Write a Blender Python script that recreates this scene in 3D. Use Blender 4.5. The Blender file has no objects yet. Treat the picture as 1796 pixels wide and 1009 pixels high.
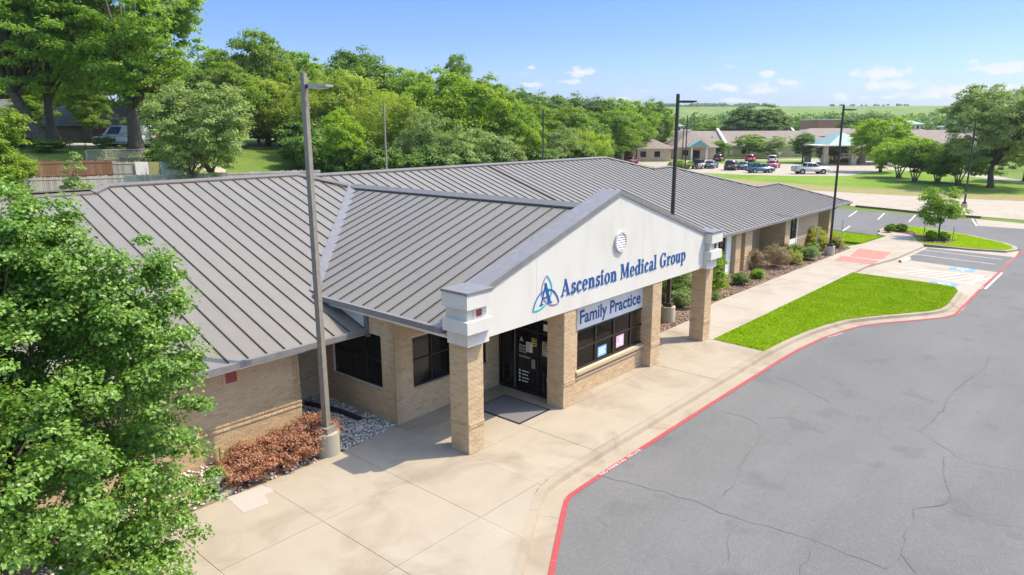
import bpy, bmesh, math, random
import numpy as np
from mathutils import Vector, Matrix
random.seed(7); rng=np.random.default_rng(11)
S=bpy.context.scene; C=S.collection; PI=math.pi; rad=math.radians
# ------------------------------------------------------------------ camera
FPX,PITCH,ROLL,YAW,CH=1238.8,rad(12.854),rad(.2006),rad(48.695),8.6
cy_,sy_,cp_,sp_=math.cos(YAW),math.sin(YAW),math.cos(PITCH),math.sin(PITCH)
fwd=Vector((sy_*cp_,cy_*cp_,-sp_)); rt=Vector((cy_,-sy_,0)); dn=fwd.cross(rt)
r2=rt*math.cos(ROLL)+dn*math.sin(ROLL); d2=dn*math.cos(ROLL)-rt*math.sin(ROLL)
cd=bpy.data.cameras.new('camera'); cam=bpy.data.objects.new('camera',cd); C.objects.link(cam)
cd.sensor_width=36; cd.lens=FPX/1796*36; cd.clip_end=9000; cd.clip_start=.1
cam.matrix_world=Matrix(((r2.x,-d2.x,-fwd.x,0),(r2.y,-d2.y,-fwd.y,0),(r2.z,-d2.z,-fwd.z,CH),(0,0,0,1)))
S.camera=cam
# surveyed points: photograph pixel -> world point on a level plane / at a distance along the view
def ray(u,v): return r2*((u-898)/FPX)+d2*((v-504.5)/FPX)+fwd
def G(u,v,z=0.):
    r=ray(u,v); t=(z-CH)/r.z; return (r.x*t,r.y*t)
def AT(D,u,v):
    r=ray(u,v); t=D/(r.x*sy_+r.y*cy_); return (r.x*t,r.y*t,CH+r.z*t)
def LD(L,D): return (sy_*D+cy_*L, cy_*D-sy_*L)
# ------------------------------------------------------------------ light
SUNDIR=Vector((.79,-.613,0)).normalized()*math.cos(rad(57))+Vector((0,0,math.sin(rad(57))))
w=bpy.data.worlds.new('World'); S.world=w; w.use_nodes=True
nt=w.node_tree; nt.nodes.clear()
def wn(t,**k):
    n=nt.nodes.new(t)
    for a,b in k.items(): setattr(n,a,b)
    return n
out=wn('ShaderNodeOutputWorld'); bg=wn('ShaderNodeBackground'); sky=wn('ShaderNodeTexSky')
sky.sky_type='NISHITA'; sky.sun_disc=False; sky.sun_elevation=rad(57); sky.sun_rotation=math.atan2(SUNDIR.x,SUNDIR.y)
sky.altitude=200; sky.air_density=1.0; sky.dust_density=1.5; sky.ozone_density=1.0
bg.inputs['Strength'].default_value=.15
tc=wn('ShaderNodeTexCoord'); sep=wn('ShaderNodeSeparateXYZ'); nt.links.new(tc.outputs['Generated'],sep.inputs[0])
def wm(op,a,b=None,c=None):
    n=wn('ShaderNodeMath',operation=op)
    for i,x in enumerate((a,b,c)):
        if x is None: continue
        if isinstance(x,(int,float)): n.inputs[i].default_value=x
        else: nt.links.new(x,n.inputs[i])
    return n.outputs[0]
az=wm('ARCTAN2',sep.outputs['X'],sep.outputs['Y']); el=wm('ARCSINE',sep.outputs['Z'])
def ramp(x,stops):
    r=wn('ShaderNodeValToRGB'); e=r.color_ramp.elements
    while len(e)<len(stops): e.new(.5)
    for q,(p,c) in zip(e,stops): q.position=p; q.color=(c,c,c,1)
    nt.links.new(x,r.inputs[0]); return r.outputs[0]
def nz(sa,se,seed,detail):
    c=wn('ShaderNodeCombineXYZ'); nt.links.new(wm('MULTIPLY',az,sa),c.inputs[0]); nt.links.new(wm('MULTIPLY',el,se),c.inputs[1]); c.inputs[2].default_value=seed
    n=wn('ShaderNodeTexNoise'); n.inputs['Scale'].default_value=1.; n.inputs['Detail'].default_value=detail; n.inputs['Roughness'].default_value=.6; nt.links.new(c.outputs[0],n.inputs['Vector']); return n.outputs[0]
nd=nz(60.,130.,2.2,5.)
# low fair-weather clouds: directions (bearing, elevation, half widths in radians, density)
PUFF=[(1012,127,30,9,1.),(1000,143,22,5,.8),(935,150,26,5,.7),(1280,117,12,4,.8),(1272,155,30,8,1.),(1335,157,38,9,1.),(1347,130,20,6,.9),(1375,144,34,5,.8),(1545,128,52,11,1.),(1560,150,50,7,.9),(1690,160,52,11,1.),(1757,120,50,9,1.),(1610,168,60,5,.8),(1480,170,34,6,.8),(1760,158,60,7,.7),(1700,108,12,4,.7),(1130,158,10,3,.5),(1300,176,40,4,.6),(1100,172,22,3,.5),(930,118,9,4,.6),(2050,140,60,12,1.),(2250,120,70,14,1.),(1950,170,70,7,.8),(520,150,30,8,.8),(300,120,50,10,.8),(60,140,40,8,.8)]
tot=None
for u,v,a,b,dn_ in PUFF:
    r=ray(u,v); A0_=math.atan2(r.x,r.y); E0_=math.asin(r.z/r.length)
    x=wm('MULTIPLY',wm('SUBTRACT',az,A0_),FPX/a); y=wm('MULTIPLY',wm('SUBTRACT',el,E0_),FPX/b)
    d=wm('MULTIPLY',wm('SUBTRACT',1.,wm('ADD',wm('MULTIPLY',x,x),wm('MULTIPLY',y,y))),dn_)
    tot=d if tot is None else wm('MAXIMUM',tot,d)
cl=ramp(wm('MULTIPLY_ADD',wm('SUBTRACT',nd,.5),2.4,wm('MULTIPLY',wm('MAXIMUM',tot,-1.2),.55)),[(.02,0),(.25,.5),(.6,.95)])
# thin generic streaks elsewhere in the low sky
gen=ramp(nz(14.,52.,3.7,6.),[(.60,0),(.72,.45)]); bnd=ramp(wm('MULTIPLY',el,5.),[(0,.5),(.12,1),(.30,.7),(.5,0)])
cl=wm('MAXIMUM',cl,wm('MULTIPLY',gen,bnd))
mx=wn('ShaderNodeMixRGB'); nt.links.new(cl,mx.inputs[0]); 
tint=wn('ShaderNodeMixRGB',blend_type='MULTIPLY'); tint.inputs[0].default_value=1; nt.links.new(sky.outputs[0],tint.inputs[1]); 
tr=wn('ShaderNodeValToRGB'); te=tr.color_ramp.elements
for _ in range(3): te.new(.5)
for q,(p,c) in zip(te,((0,(.33,.395,.63)),(.05,(.29,.355,.55)),(.115,(.225,.30,.475)),(.19,(.19,.28,.44)),(.60,(1,1,1)))): q.position=p; q.color=(*c,1)
nt.links.new(el,tr.inputs[0]); nt.links.new(tr.outputs[0],tint.inputs[2])
nt.links.new(tint.outputs[0],mx.inputs[1]); mx.inputs[2].default_value=(2.15,2.17,2.22,1)
nt.links.new(mx.outputs[0],bg.inputs[0]); nt.links.new(bg.outputs[0],out.inputs[0])
sd=bpy.data.lights.new('sun','SUN'); sd.energy=2.1; sd.angle=rad(.53); sd.color=(1,.875,.69)
so=bpy.data.objects.new('sun',sd); C.objects.link(so); so.location=(0,0,60); so.rotation_euler=(-SUNDIR).to_track_quat('-Z','Y').to_euler()
S.view_settings.view_transform='Standard'; S.view_settings.look='None'; S.view_settings.exposure=1.53; S.view_settings.gamma=1; S.view_settings.use_curve_mapping=False
S.cycles.max_bounces=6; S.cycles.transparent_max_bounces=16; S.cycles.diffuse_bounces=3; S.cycles.glossy_bounces=3; S.cycles.transmission_bounces=4; S.cycles.use_denoising=True
# ------------------------------------------------------------------ materials
MATS={}
class NT:
    def __init__(s,name):
        s.m=bpy.data.materials.new(name); s.m.use_nodes=True; s.t=s.m.node_tree
        s.b=s.t.nodes['Principled BSDF']; s.out=s.t.nodes['Material Output']; MATS[name]=s.m
    def n(s,t,ins=None,**k):
        n=s.t.nodes.new(t)
        for a,b in k.items(): setattr(n,a,b)
        for a,b in (ins or {}).items():
            if hasattr(b,'is_output'): s.t.links.new(b,n.inputs[a])
            else: n.inputs[a].default_value=b
        return n
    def l(s,a,b): s.t.links.new(a,b)
    def noise(s,scale,detail=4,rough=.55,vec=None,dist=0):
        n=s.n('ShaderNodeTexNoise',{'Scale':scale,'Detail':detail,'Roughness':rough,'Distortion':dist})
        s.l(vec or s.pos(),n.inputs['Vector']); return n.outputs['Fac']
    def pos(s):
        if not hasattr(s,'_p'): s._p=s.n('ShaderNodeNewGeometry').outputs['Position']
        return s._p
    def objc(s): return s.n('ShaderNodeTexCoord').outputs['Object']
    def ramp(s,x,stops,interp='LINEAR'):
        r=s.n('ShaderNodeValToRGB'); e=r.color_ramp.elements; r.color_ramp.interpolation=interp
        while len(e)<len(stops): e.new(.5)
        for q,(p,c) in zip(e,stops):
            q.position=p; q.color=(*(c if isinstance(c,tuple) else (c,c,c)),1)
        s.l(x,r.inputs[0]); return r.outputs[0]
    def mix(s,f,a,b,mode='MIX'):
        n=s.n('ShaderNodeMixRGB',blend_type=mode)
        for i,x in enumerate((f,a,b)):
            if hasattr(x,'is_output'): s.l(x,n.inputs[i])
            elif i==0: n.inputs[0].default_value=x
            else: n.inputs[i].default_value=(*x,1)
        return n.outputs[0]
    def math(s,op,a,b=0):
        n=s.n('ShaderNodeMath',operation=op)
        for i,x in enumerate((a,b)):
            if hasattr(x,'is_output'): s.l(x,n.inputs[i])
            else: n.inputs[i].default_value=x
        return n.outputs[0]
    def scaled(s,v,sc):
        n=s.n('ShaderNodeMapping',{'Scale':sc}); s.l(v,n.inputs[0]); return n.outputs[0]
    def rnd(s):
        a=s.n('ShaderNodeNewGeometry').outputs['Random Per Island']; b=s.n('ShaderNodeObjectInfo').outputs['Random']
        return s.math('FRACT',s.math('ADD',a,b))
    def col(s,c):
        if hasattr(c,'is_output'): s.l(c,s.b.inputs['Base Color'])
        else: s.b.inputs['Base Color'].default_value=(*c,1)
        return s
    def set(s,rough=.6,spec=.3,metal=0,bump=None,bs=.3,bd=.02):
        s.b.inputs['Roughness'].default_value=rough; s.b.inputs['Specular IOR Level'].default_value=spec; s.b.inputs['Metallic'].default_value=metal
        if bump is not None:
            n=s.n('ShaderNodeBump',{'Strength':bs,'Distance':bd,'Height':bump}); s.l(n.outputs[0],s.b.inputs['Normal'])
        return s.m
def M(name,c,rough=.6,spec=.3,metal=0,var=.12,sc=3.):
    """plain paint / plastic / metal with faint uneven wear"""
    m=NT(name); f=m.noise(sc,5); lo=tuple(x*(1-var) for x in c); hi=tuple(min(1,x*(1+var)) for x in c)
    m.col(m.ramp(f,[(.3,lo),(.7,hi)])); return m.set(rough,spec,metal)
def brickmat(name,pal,mott=.5):
    m=NT(name); c=m.ramp(m.rnd(),[(i/(len(pal)-1),p) for i,p in enumerate(pal)])
    c=m.mix(m.ramp(m.noise(28,4),[(.35,0.),(.75,mott)]),c,(.64,.52,.36)); c=m.mix(m.ramp(m.noise(.9,5),[(.4,.0),(.75,.35)]),c,(.44,.33,.215))
    m.col(c); return m.set(.85,.2,bump=m.noise(90,3),bs=.35,bd=.004)
BRICK=brickmat('tan_brick',[(.42,.27,.135),(.54,.375,.198),(.59,.42,.232),(.49,.325,.167),(.63,.47,.275)])
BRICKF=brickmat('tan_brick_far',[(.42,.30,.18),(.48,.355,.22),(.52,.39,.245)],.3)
m=NT('mortar'); m.col(m.ramp(m.noise(6,4),[(.3,(.62,.54,.41)),(.7,(.72,.64,.51))])); MORTAR=m.set(.95,.1)
m=NT('stucco'); st=m.noise(1.,5,vec=m.scaled(m.pos(),(1.3,1.3,.5))); c=m.ramp(st,[(.25,(.57,.54,.47)),(.5,(.635,.608,.538)),(.8,(.66,.635,.567))])
c=m.mix(m.ramp(m.noise(14,3),[(.45,0.),(.8,.14)]),c,(.6,.58,.53)); m.col(c); STUCCO=m.set(.9,.2,bump=m.noise(120,3),bs=.35,bd=.006)
m=NT('roof_metal'); rr=m.rnd(); c=m.ramp(rr,[(0,(.196,.176,.135)),(.5,(.21,.189,.146)),(1,(.22,.198,.154))]); c=m.mix(m.ramp(m.noise(1.,5,.6,vec=m.scaled(m.pos(),(5,.35,.35))),[(.45,0.),(.75,.35)]),c,(.175,.163,.135)); c=m.mix(m.ramp(m.noise(1.3,6,.6),[(.35,0.),(.75,.4)]),c,(.255,.232,.19)); c=m.mix(m.ramp(m.noise(60,3,.7),[(.4,0.),(.9,.35)]),c,(.2,.18,.165))
m.col(c); m.set(.34,.55,.08,bump=m.noise(.8,2),bs=.06,bd=.05); ROOF=m.m
m=NT('roof_trim'); m.col(m.ramp(m.noise(5,4),[(.3,(.15,.137,.127)),(.7,(.19,.173,.16))])); TRIM=m.set(.45,.5,.2)
m=NT('shaded_seam_metal'); m.col(m.ramp(m.noise(5,4),[(.3,(.055,.049,.043)),(.7,(.072,.065,.058))])); SEAM=m.set(.5,.4,.2)  # darker than the roof panels: shade and shadow lines of the ribs painted in
m=NT('gutter'); m.col(m.ramp(m.noise(4,4),[(.3,(.20,.19,.182)),(.7,(.255,.243,.235))])); GUT=m.set(.4,.5,.2)
def concrete(name,a,b,stain,am=.6):
    m=NT(name); c=m.ramp(m.noise(.7,6,.6),[(.3,a),(.7,b)]); c=m.mix(m.ramp(m.noise(.45,6,.62,dist=.8),[(.50,0.),(.68,am)]),c,stain)
    c=m.mix(m.ramp(m.noise(55,3,.7),[(.4,0.),(.85,.28)]),c,tuple(x*.72 for x in a)); o=m.n('ShaderNodeObjectInfo').outputs['Random']; c=m.mix(m.math('MULTIPLY',o,.16),c,tuple(x*.86 for x in a))
    m.col(c); return m.set(.9,.2,bump=m.noise(70,4),bs=.25,bd=.006)
CONC=concrete('sidewalk_concrete',(.34,.295,.222),(.39,.342,.262),(.225,.182,.125),.6)
CONCF=concrete('pale_concrete',(.36,.315,.25),(.41,.365,.295),(.27,.23,.175),.5)
KERB=concrete('kerb_concrete',(.325,.275,.20),(.375,.32,.24),(.20,.155,.105),.7)
PATCH=concrete('patch_concrete',(.40,.365,.31),(.44,.405,.35),(.33,.30,.25),.4)
POUR=concrete('pole_base_concrete',(.40,.36,.27),(.50,.45,.345),(.27,.24,.15),.8)
m=NT('asphalt'); c=m.ramp(m.noise(.16,6,.6),[(.3,(.130,.130,.123)),(.7,(.17,.168,.157))]); c=m.mix(m.ramp(m.noise(1.,5,.6,vec=m.scaled(m.pos(),(.09,.5,1))),[(.48,0.),(.7,.55)]),c,(.185,.184,.18)); c=m.mix(m.ramp(m.noise(.7,3,.5),[(.60,0.),(.68,.5)]),c,(.112,.107,.102)); c=m.mix(m.ramp(m.noise(1.1,6,.65,dist=1.2),[(.45,0.),(.8,.5)]),c,(.128,.129,.13)); sp=m.noise(38,3,.8)
c=m.mix(m.ramp(sp,[(.35,.65),(.5,0.)]),c,(.075,.077,.08)); c=m.mix(m.ramp(sp,[(.55,0.),(.75,.6)]),c,(.29,.29,.28)); g2=m.noise(9,6,.85); c=m.mix(m.ramp(g2,[(.28,.55),(.46,0.)]),c,(.095,.095,.093)); c=m.mix(m.ramp(g2,[(.55,0.),(.74,.5)]),c,(.26,.257,.245))
m.col(c); ASPH=m.set(.9,.25,bump=sp,bs=.5,bd=.01)
SEAL=M('crack_sealer',(.124,.125,.125),.8,.2,var=.25,sc=1.2)
m=NT('red_paint'); c=m.ramp(m.noise(9,6,.7),[(.33,(.30,.20,.17)),(.45,(.34,.05,.055)),(.7,(.40,.072,.076))]); m.col(c); REDP=m.set(.7,.3)
m=NT('white_paint'); c=m.ramp(m.noise(12,6,.7),[(.36,(.36,.33,.28)),(.5,(.60,.58,.54))]); m.col(c); WPAINT=m.set(.7,.3)
m=NT('blue_paint'); c=m.ramp(m.noise(9,6,.7),[(.33,(.33,.35,.36)),(.5,(.13,.29,.52))]); m.col(c); BPAINT=m.set(.7,.3)
TACT=M('tactile_red',(.44,.19,.15),.85,.2,var=.15)
m=NT('lawn'); f=m.noise(.9,6,.65); c=m.ramp(f,[(.28,(.145,.26,.006)),(.5,(.18,.30,.008)),(.72,(.225,.32,.014))]); c=m.mix(m.ramp(m.noise(3.4,5,.7),[(.5,0.),(.75,.45)]),c,(.25,.28,.04)); m.col(c); LAWN=m.set(1.,.0,bump=m.noise(30,4,.8),bs=.5,bd=.03)
m=NT('grass_blades'); r=m.n('ShaderNodeNewGeometry').outputs['Random Per Island']; gz=m.noise(.8,5,.65); c=m.ramp(m.math('ADD',m.math('MULTIPLY',r,.6),m.math('MULTIPLY',m.math('SUBTRACT',gz,.36),1.5)),[(0,(.13,.235,.006)),(.5,(.20,.335,.008)),(.8,(.26,.375,.016)),(1,(.36,.39,.08))]); m.col(c); BLADE=m.set(1.,.0)
m=NT('meadow'); f=m.noise(.045,6,.6); c=m.ramp(f,[(.3,(.10,.165,.03)),(.55,(.16,.235,.045)),(.75,(.24,.27,.085))]); c=m.mix(m.ramp(m.noise(.5,6,.7),[(.4,0.),(.8,.5)]),c,(.10,.15,.025)); m.col(c); MEADOW=m.set(.95,.1,bump=m.noise(2.5,5,.8),bs=.8,bd=.3)
m=NT('verge_grass'); f=m.noise(.12,6,.65); c=m.ramp(f,[(.3,(.13,.225,.03)),(.5,(.17,.27,.035)),(.72,(.22,.29,.06))]); c=m.mix(m.ramp(m.noise(1.2,6,.75),[(.42,0.),(.8,.55)]),c,(.10,.175,.02)); m.col(c); VERGE=m.set(.95,.1,bump=m.noise(6,5,.8),bs=.8,bd=.12)
m=NT('dry_grass'); f=m.noise(.8,6,.7); c=m.ramp(f,[(.3,(.20,.19,.07)),(.5,(.30,.26,.12)),(.7,(.17,.22,.045))]); m.col(c); DRY=m.set(.95,.1,bump=m.noise(6,5,.8),bs=.8,bd=.12)
m=NT('mulch'); f=m.noise(5,6,.7); c=m.ramp(f,[(.3,(.17,.11,.075)),(.5,(.29,.20,.14)),(.7,(.40,.31,.235))]); m.col(c); MULCH=m.set(.95,.1,bump=m.noise(24,5,.8),bs=1,bd=.06)
m=NT('stone'); c=m.ramp(m.n('ShaderNodeNewGeometry').outputs['Random Per Island'],[(0,(.13,.12,.10)),(.3,(.30,.275,.235)),(.6,(.50,.46,.395)),(1,(.75,.72,.65))]); m.col(c); STONE=m.set(.85,.3)
m=NT('stone_pale'); c=m.ramp(m.n('ShaderNodeNewGeometry').outputs['Random Per Island'],[(0,(.42,.34,.27)),(.4,(.6,.53,.45)),(1,(.78,.74,.68))]); m.col(c); STONEP=m.set(.85,.3)
m=NT('bark_chip'); c=m.ramp(m.n('ShaderNodeNewGeometry').outputs['Random Per Island'],[(0,(.12,.075,.05)),(.5,(.27,.185,.125)),(1,(.46,.36,.27))]); m.col(c); CHIP=m.set(.95,.1)
SOIL=M('soil',(.20,.15,.11),.95,.1,var=.3,sc=4)
m=NT('bark'); c=m.ramp(m.noise(6,6,.7,vec=m.scaled(m.pos(),(1,1,.3))),[(.3,(.075,.058,.044)),(.7,(.19,.155,.125))]); m.col(c); BARK=m.set(.95,.1,bump=m.noise(14,4),bs=.8,bd=.05)
m=NT('bark_pale'); c=m.ramp(m.noise(6,6,.7,vec=m.scaled(m.pos(),(1,1,.3))),[(.3,(.19,.145,.11)),(.7,(.36,.29,.225))]); m.col(c); BARKP=m.set(.95,.1)
def leafmat(name,stops,trans=.45,rough=.55,spec=.35):
    m=NT(name); g=m.n('ShaderNodeNewGeometry'); ob=m.n('ShaderNodeObjectInfo').outputs['Random']
    c=m.ramp(g.outputs['Random Per Island'],[(i/(len(stops)-1),x) for i,x in enumerate(stops)])
    h=m.n('ShaderNodeHueSaturation',{'Hue':m.math('MULTIPLY_ADD',ob,0.) if False else .5,'Saturation':1.,'Value':1.,'Color':c})
    mr=m.n('ShaderNodeMapRange',{'Value':ob,'To Min':.86,'To Max':1.16}); m.l(mr.outputs[0],h.inputs['Value'])
    m.col(h.outputs[0]); m.set(rough,spec)
    tl=m.n('ShaderNodeBsdfTranslucent'); tcol=m.mix(1.,h.outputs[0],(1.75,1.75,.75),'MULTIPLY'); m.l(tcol,tl.inputs['Color'])
    mxs=m.n('ShaderNodeMixShader',{0:trans}); m.l(m.b.outputs[0],mxs.inputs[1]); m.l(tl.outputs[0],mxs.inputs[2]); m.l(mxs.outputs[0],m.out.inputs['Surface'])
    return m.m
LF_PEAR=leafmat('leaf_pear',[(0.100,0.205,0.026),(0.139,0.270,0.033),(0.181,0.329,0.043),(0.233,0.382,0.061)],.30,.42,.5)
LF_MID=leafmat('leaf_mid',[(0.112,0.196,0.018),(0.174,0.281,0.025),(0.235,0.356,0.032)])
LF_DARK=leafmat('leaf_dark',[(0.074,0.150,0.021),(0.105,0.195,0.026),(0.159,0.256,0.034)],.28)
LF_BRIGHT=leafmat('leaf_bright',[(0.145,0.244,0.014),(0.204,0.321,0.018),(0.290,0.397,0.024)],.4)
LF_YEL=leafmat('leaf_yellowish',[(0.198,0.283,0.029),(0.273,0.362,0.037),(0.346,0.423,0.049)],.38)
LF_GREY=leafmat('leaf_greyish',[(0.150,0.233,0.063),(0.214,0.298,0.089),(0.316,0.387,0.135)],.3)
LF_RED=leafmat('leaf_red',[(.26,.095,.055),(.42,.17,.10),(.52,.25,.16),(.55,.33,.22),(.18,.15,.05)],.3)
LF_TAN=leafmat('leaf_tan',[(.20,.145,.08),(.27,.195,.115),(.31,.235,.15),(.18,.17,.07)],.2)
LF_GOLD=leafmat('leaf_gold',[(.13,.19,.02),(.30,.31,.04),(.42,.40,.07)],.35)
LF_PECAN=leafmat('leaf_pecan',[(0.120,0.216,0.025),(0.180,0.298,0.035),(0.240,0.374,0.045),(0.288,0.421,0.060)],.5)
LF_RUST=leafmat('leaf_rust',[(.32,.12,.03),(.42,.19,.05),(.22,.18,.04)],.3)
BRONZE=M('bronze_pole',(.055,.046,.040),.45,.4,.3,sc=8); TAUPE=M('taupe_pole',(.25,.225,.185),.55,.35,.1,sc=8)
STEEL=M('galvanised_steel',(.42,.42,.41),.45,.5,.6); BLACK=M('black_plastic',(.02,.02,.021),.5,.4); FRAME=M('dark_frame',(.028,.026,.024),.4,.5,.3)
WHITE=M('white_board',(.80,.80,.78),.6,.3,var=.04); REDT=M('red_tile',(.30,.055,.055),.5,.4); BEIGE=M('beige_panel',(.62,.54,.42),.7,.3)
NAVY=M('sign_navy',(.012,.085,.29),.4,.4,var=.08); NAVY2=M('banner_navy',(.035,.075,.235),.5,.3,var=.05); TEALC=M('logo_teal',(.02,.42,.40),.4,.4,var=.05); PURP=M('logo_mauve',(.30,.22,.33),.4,.4,var=.05); BLUEL=M('logo_blue',(.03,.16,.48),.4,.4,var=.05)
BANNER=M('banner_pale',(.66,.665,.65),.6,.3,var=.05); LBLUE=M('poster_blue',(.16,.42,.78),.6,.3); PINK=M('poster_pink',(.80,.42,.58),.6,.3); YELLOW=M('notice_yellow',(.68,.55,.10),.6,.3); PAPER=M('paper_white',(.78,.78,.74),.7,.2); CREAM=M('notice_cream',(.62,.56,.38),.7,.2)
m=NT('floor_mat'); m.col(m.ramp(m.noise(60,4,.8),[(.3,(.13,.13,.132)),(.7,(.21,.21,.212))])); MATM=m.set(.95,.1)
def glassmat(name,tint,tr):
    m=NT(name); m.col((.01,.011,.012)); m.set(.04,.55); t=m.n('ShaderNodeBsdfTransparent'); t.inputs[0].default_value=(*tint,1)
    x=m.n('ShaderNodeMixShader',{0:tr}); m.l(m.b.outputs[0],x.inputs[1]); m.l(t.outputs[0],x.inputs[2]); m.l(x.outputs[0],m.out.inputs['Surface']); return m.m
GLASS=glassmat('tinted_glass',(.95,.92,.88),.84); GLASSD=glassmat('dark_glass',(.30,.30,.30),.2)
INTW=M('interior_wall',(.72,.60,.44),.9,.1); INTF=M('interior_floor',(.42,.31,.20),.8,.2)
# ------------------------------------------------------------------ mesh builder
class MB:
    def __init__(s): s.v=[]; s.f=[]; s.mi=[]
    def add(s,vs,fs,mi=0):
        o=len(s.v); s.v+= [tuple(p) for p in vs]; s.f+=[tuple(i+o for i in f) for f in fs]; s.mi+=[mi]*len(fs); return s
    def box(s,x0,x1,y0,y1,z0,z1,mi=0):
        return s.add([(x0,y0,z0),(x1,y0,z0),(x1,y1,z0),(x0,y1,z0),(x0,y0,z1),(x1,y0,z1),(x1,y1,z1),(x0,y1,z1)],[(0,3,2,1),(4,5,6,7),(0,1,5,4),(1,2,6,5),(2,3,7,6),(3,0,4,7)],mi)
    def hexa(s,b,t,mi=0):
        return s.add(list(b)+list(t),[(0,3,2,1),(4,5,6,7),(0,1,5,4),(1,2,6,5),(2,3,7,6),(3,0,4,7)],mi)
    def prism(s,poly,z0,z1,mi=0):
        """poly of (x,y) counter-clockwise; z may be functions of (x,y)"""
        a=sum(poly[i][0]*poly[(i+1)%len(poly)][1]-poly[(i+1)%len(poly)][0]*poly[i][1] for i in range(len(poly)))
        if a<0: poly=poly[::-1]
        zf=(lambda z:(z if callable(z) else (lambda x,y:z))); f0,f1=zf(z0),zf(z1); n=len(poly)
        return s.add([(x,y,f0(x,y)) for x,y in poly]+[(x,y,f1(x,y)) for x,y in poly],[tuple(range(n))[::-1],tuple(range(n,2*n))]+[(i,(i+1)%n,n+(i+1)%n,n+i) for i in range(n)],mi)
    def prismY(s,poly,y0,y1,mi=0):
        """poly of (x,z) extruded along y"""
        a=sum(poly[i][0]*poly[(i+1)%len(poly)][1]-poly[(i+1)%len(poly)][0]*poly[i][1] for i in range(len(poly)))
        if a<0: poly=poly[::-1]
        n=len(poly); return s.add([(x,y0,z) for x,z in poly]+[(x,y1,z) for x,z in poly],[tuple(range(n)),tuple(range(n,2*n))[::-1]]+[((i+1)%n,i,n+i,n+(i+1)%n) for i in range(n)],mi)
    def cyl(s,x,y,z0,z1,r,n=16,r1=None,mi=0):
        r1=r if r1 is None else r1
        vs=[(x+r*math.cos(2*PI*i/n),y+r*math.sin(2*PI*i/n),z0) for i in range(n)]+[(x+r1*math.cos(2*PI*i/n),y+r1*math.sin(2*PI*i/n),z1) for i in range(n)]
        return s.add(vs,[tuple(range(n))[::-1],tuple(range(n,2*n))]+[(i,(i+1)%n,n+(i+1)%n,n+i) for i in range(n)],mi)
    def tube(s,pts,rs,n=6,mi=0):
        pts=[Vector(p) for p in pts]; rs=rs if hasattr(rs,'__len__') else [rs]*len(pts); vs=[]; fs=[]
        for i,p in enumerate(pts):
            d=(pts[min(i+1,len(pts)-1)]-pts[max(i-1,0)]).normalized(); a=d.orthogonal().normalized() if abs(d.z)>.9 else d.cross(Vector((0,0,1))).normalized(); b=d.cross(a)
            for k in range(n):
                t=2*PI*k/n; vs.append(p+(a*math.cos(t)+b*math.sin(t))*rs[i])
            if i:
                for k in range(n): o=(i-1)*n; fs.append((o+k,o+(k+1)%n,o+n+(k+1)%n,o+n+k))
        fs.append(tuple(range(n))[::-1]); fs.append(tuple(range(len(vs)-n,len(vs)))); return s.add(vs,fs,mi)
    def sheet(s,poly,z,mi=0):
        a=sum(poly[i][0]*poly[(i+1)%len(poly)][1]-poly[(i+1)%len(poly)][0]*poly[i][1] for i in range(len(poly)))
        if a<0: poly=poly[::-1]
        zf=z if callable(z) else (lambda x,y:z)
        return s.add([(x,y,zf(x,y)) for x,y in poly],[tuple(range(len(poly)))],mi)
    def mesh(s,name,mats,smooth=False):
        me=bpy.data.meshes.new(name); me.from_pydata(s.v,[],s.f)
        for m in (mats if isinstance(mats,(list,tuple)) else [mats]): me.materials.append(m)
        if any(s.mi): me.polygons.foreach_set('material_index',s.mi)
        if smooth: me.polygons.foreach_set('use_smooth',[True]*len(s.f))
        me.update(); return me
def link(name,me,parent=None,kind=None,label=None,cat=None,group=None,loc=(0,0,0),rz=0,sc=None):
    o=bpy.data.objects.new(name,me); C.objects.link(o); o.location=loc; o.rotation_euler[2]=rz
    if sc: o.scale=sc if hasattr(sc,'__len__') else (sc,sc,sc)
    if parent is not None:
        o.parent=parent
        if parent.get('_world'): o.matrix_parent_inverse=Matrix.Translation(-parent.location)
    for k,v in (('kind',kind),('label',label),('category',cat),('group',group)):
        if v: o[k]=v
    return o
def obj(name,mb,mats,parent=None,smooth=False,**k): return link(name,mb.mesh(name,mats,smooth),parent,**k)
def thing(name,label,cat,loc=(0,0,0),rz=0,group=None,world=False,sc=None):
    o=link(name,None,None,None,label,cat,group,loc,rz,sc); o.empty_display_size=.3
    if world: o['_world']=1
    return o
def dup(root,loc,rz=0,label=None,group=None,sc=None,mats=None):
    def cp(o,par):
        c=o.copy(); C.objects.link(c); c.parent=par
        for ch in kids.get(o.name,[]): cp(ch,c)
        return c
    kids={}
    for o in C.objects:
        if o.parent: kids.setdefault(o.parent.name,[]).append(o)
    r=cp(root,None); r.location=loc; r.rotation_euler=(0,0,rz)
    if sc: r.scale=sc if hasattr(sc,'__len__') else (sc,sc,sc)
    if label: r['label']=label
    if group: r['group']=group
    return r
def clip(poly,a,b,c):
    """keep the part of poly where a*x+b*y+c>=0"""
    o=[]
    for i in range(len(poly)):
        p,q=poly[i],poly[(i+1)%len(poly)]; dp=a*p[0]+b*p[1]+c; dq=a*q[0]+b*q[1]+c
        if dp>=0: o.append(p)
        if dp*dq<0:
            t=dp/(dp-dq); o.append((p[0]+(q[0]-p[0])*t,p[1]+(q[1]-p[1])*t))
    return o
def cell(poly,x0,x1,y0,y1):
    for a,b,c in ((1,0,-x0),(-1,0,x1),(0,1,-y0),(0,-1,y1)):
        poly=clip(poly,a,b,c)
        if len(poly)<3: return []
    return poly
def area(p): return abs(sum(p[i][0]*p[(i+1)%len(p)][1]-p[(i+1)%len(p)][0]*p[i][1] for i in range(len(p))))/2
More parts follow.
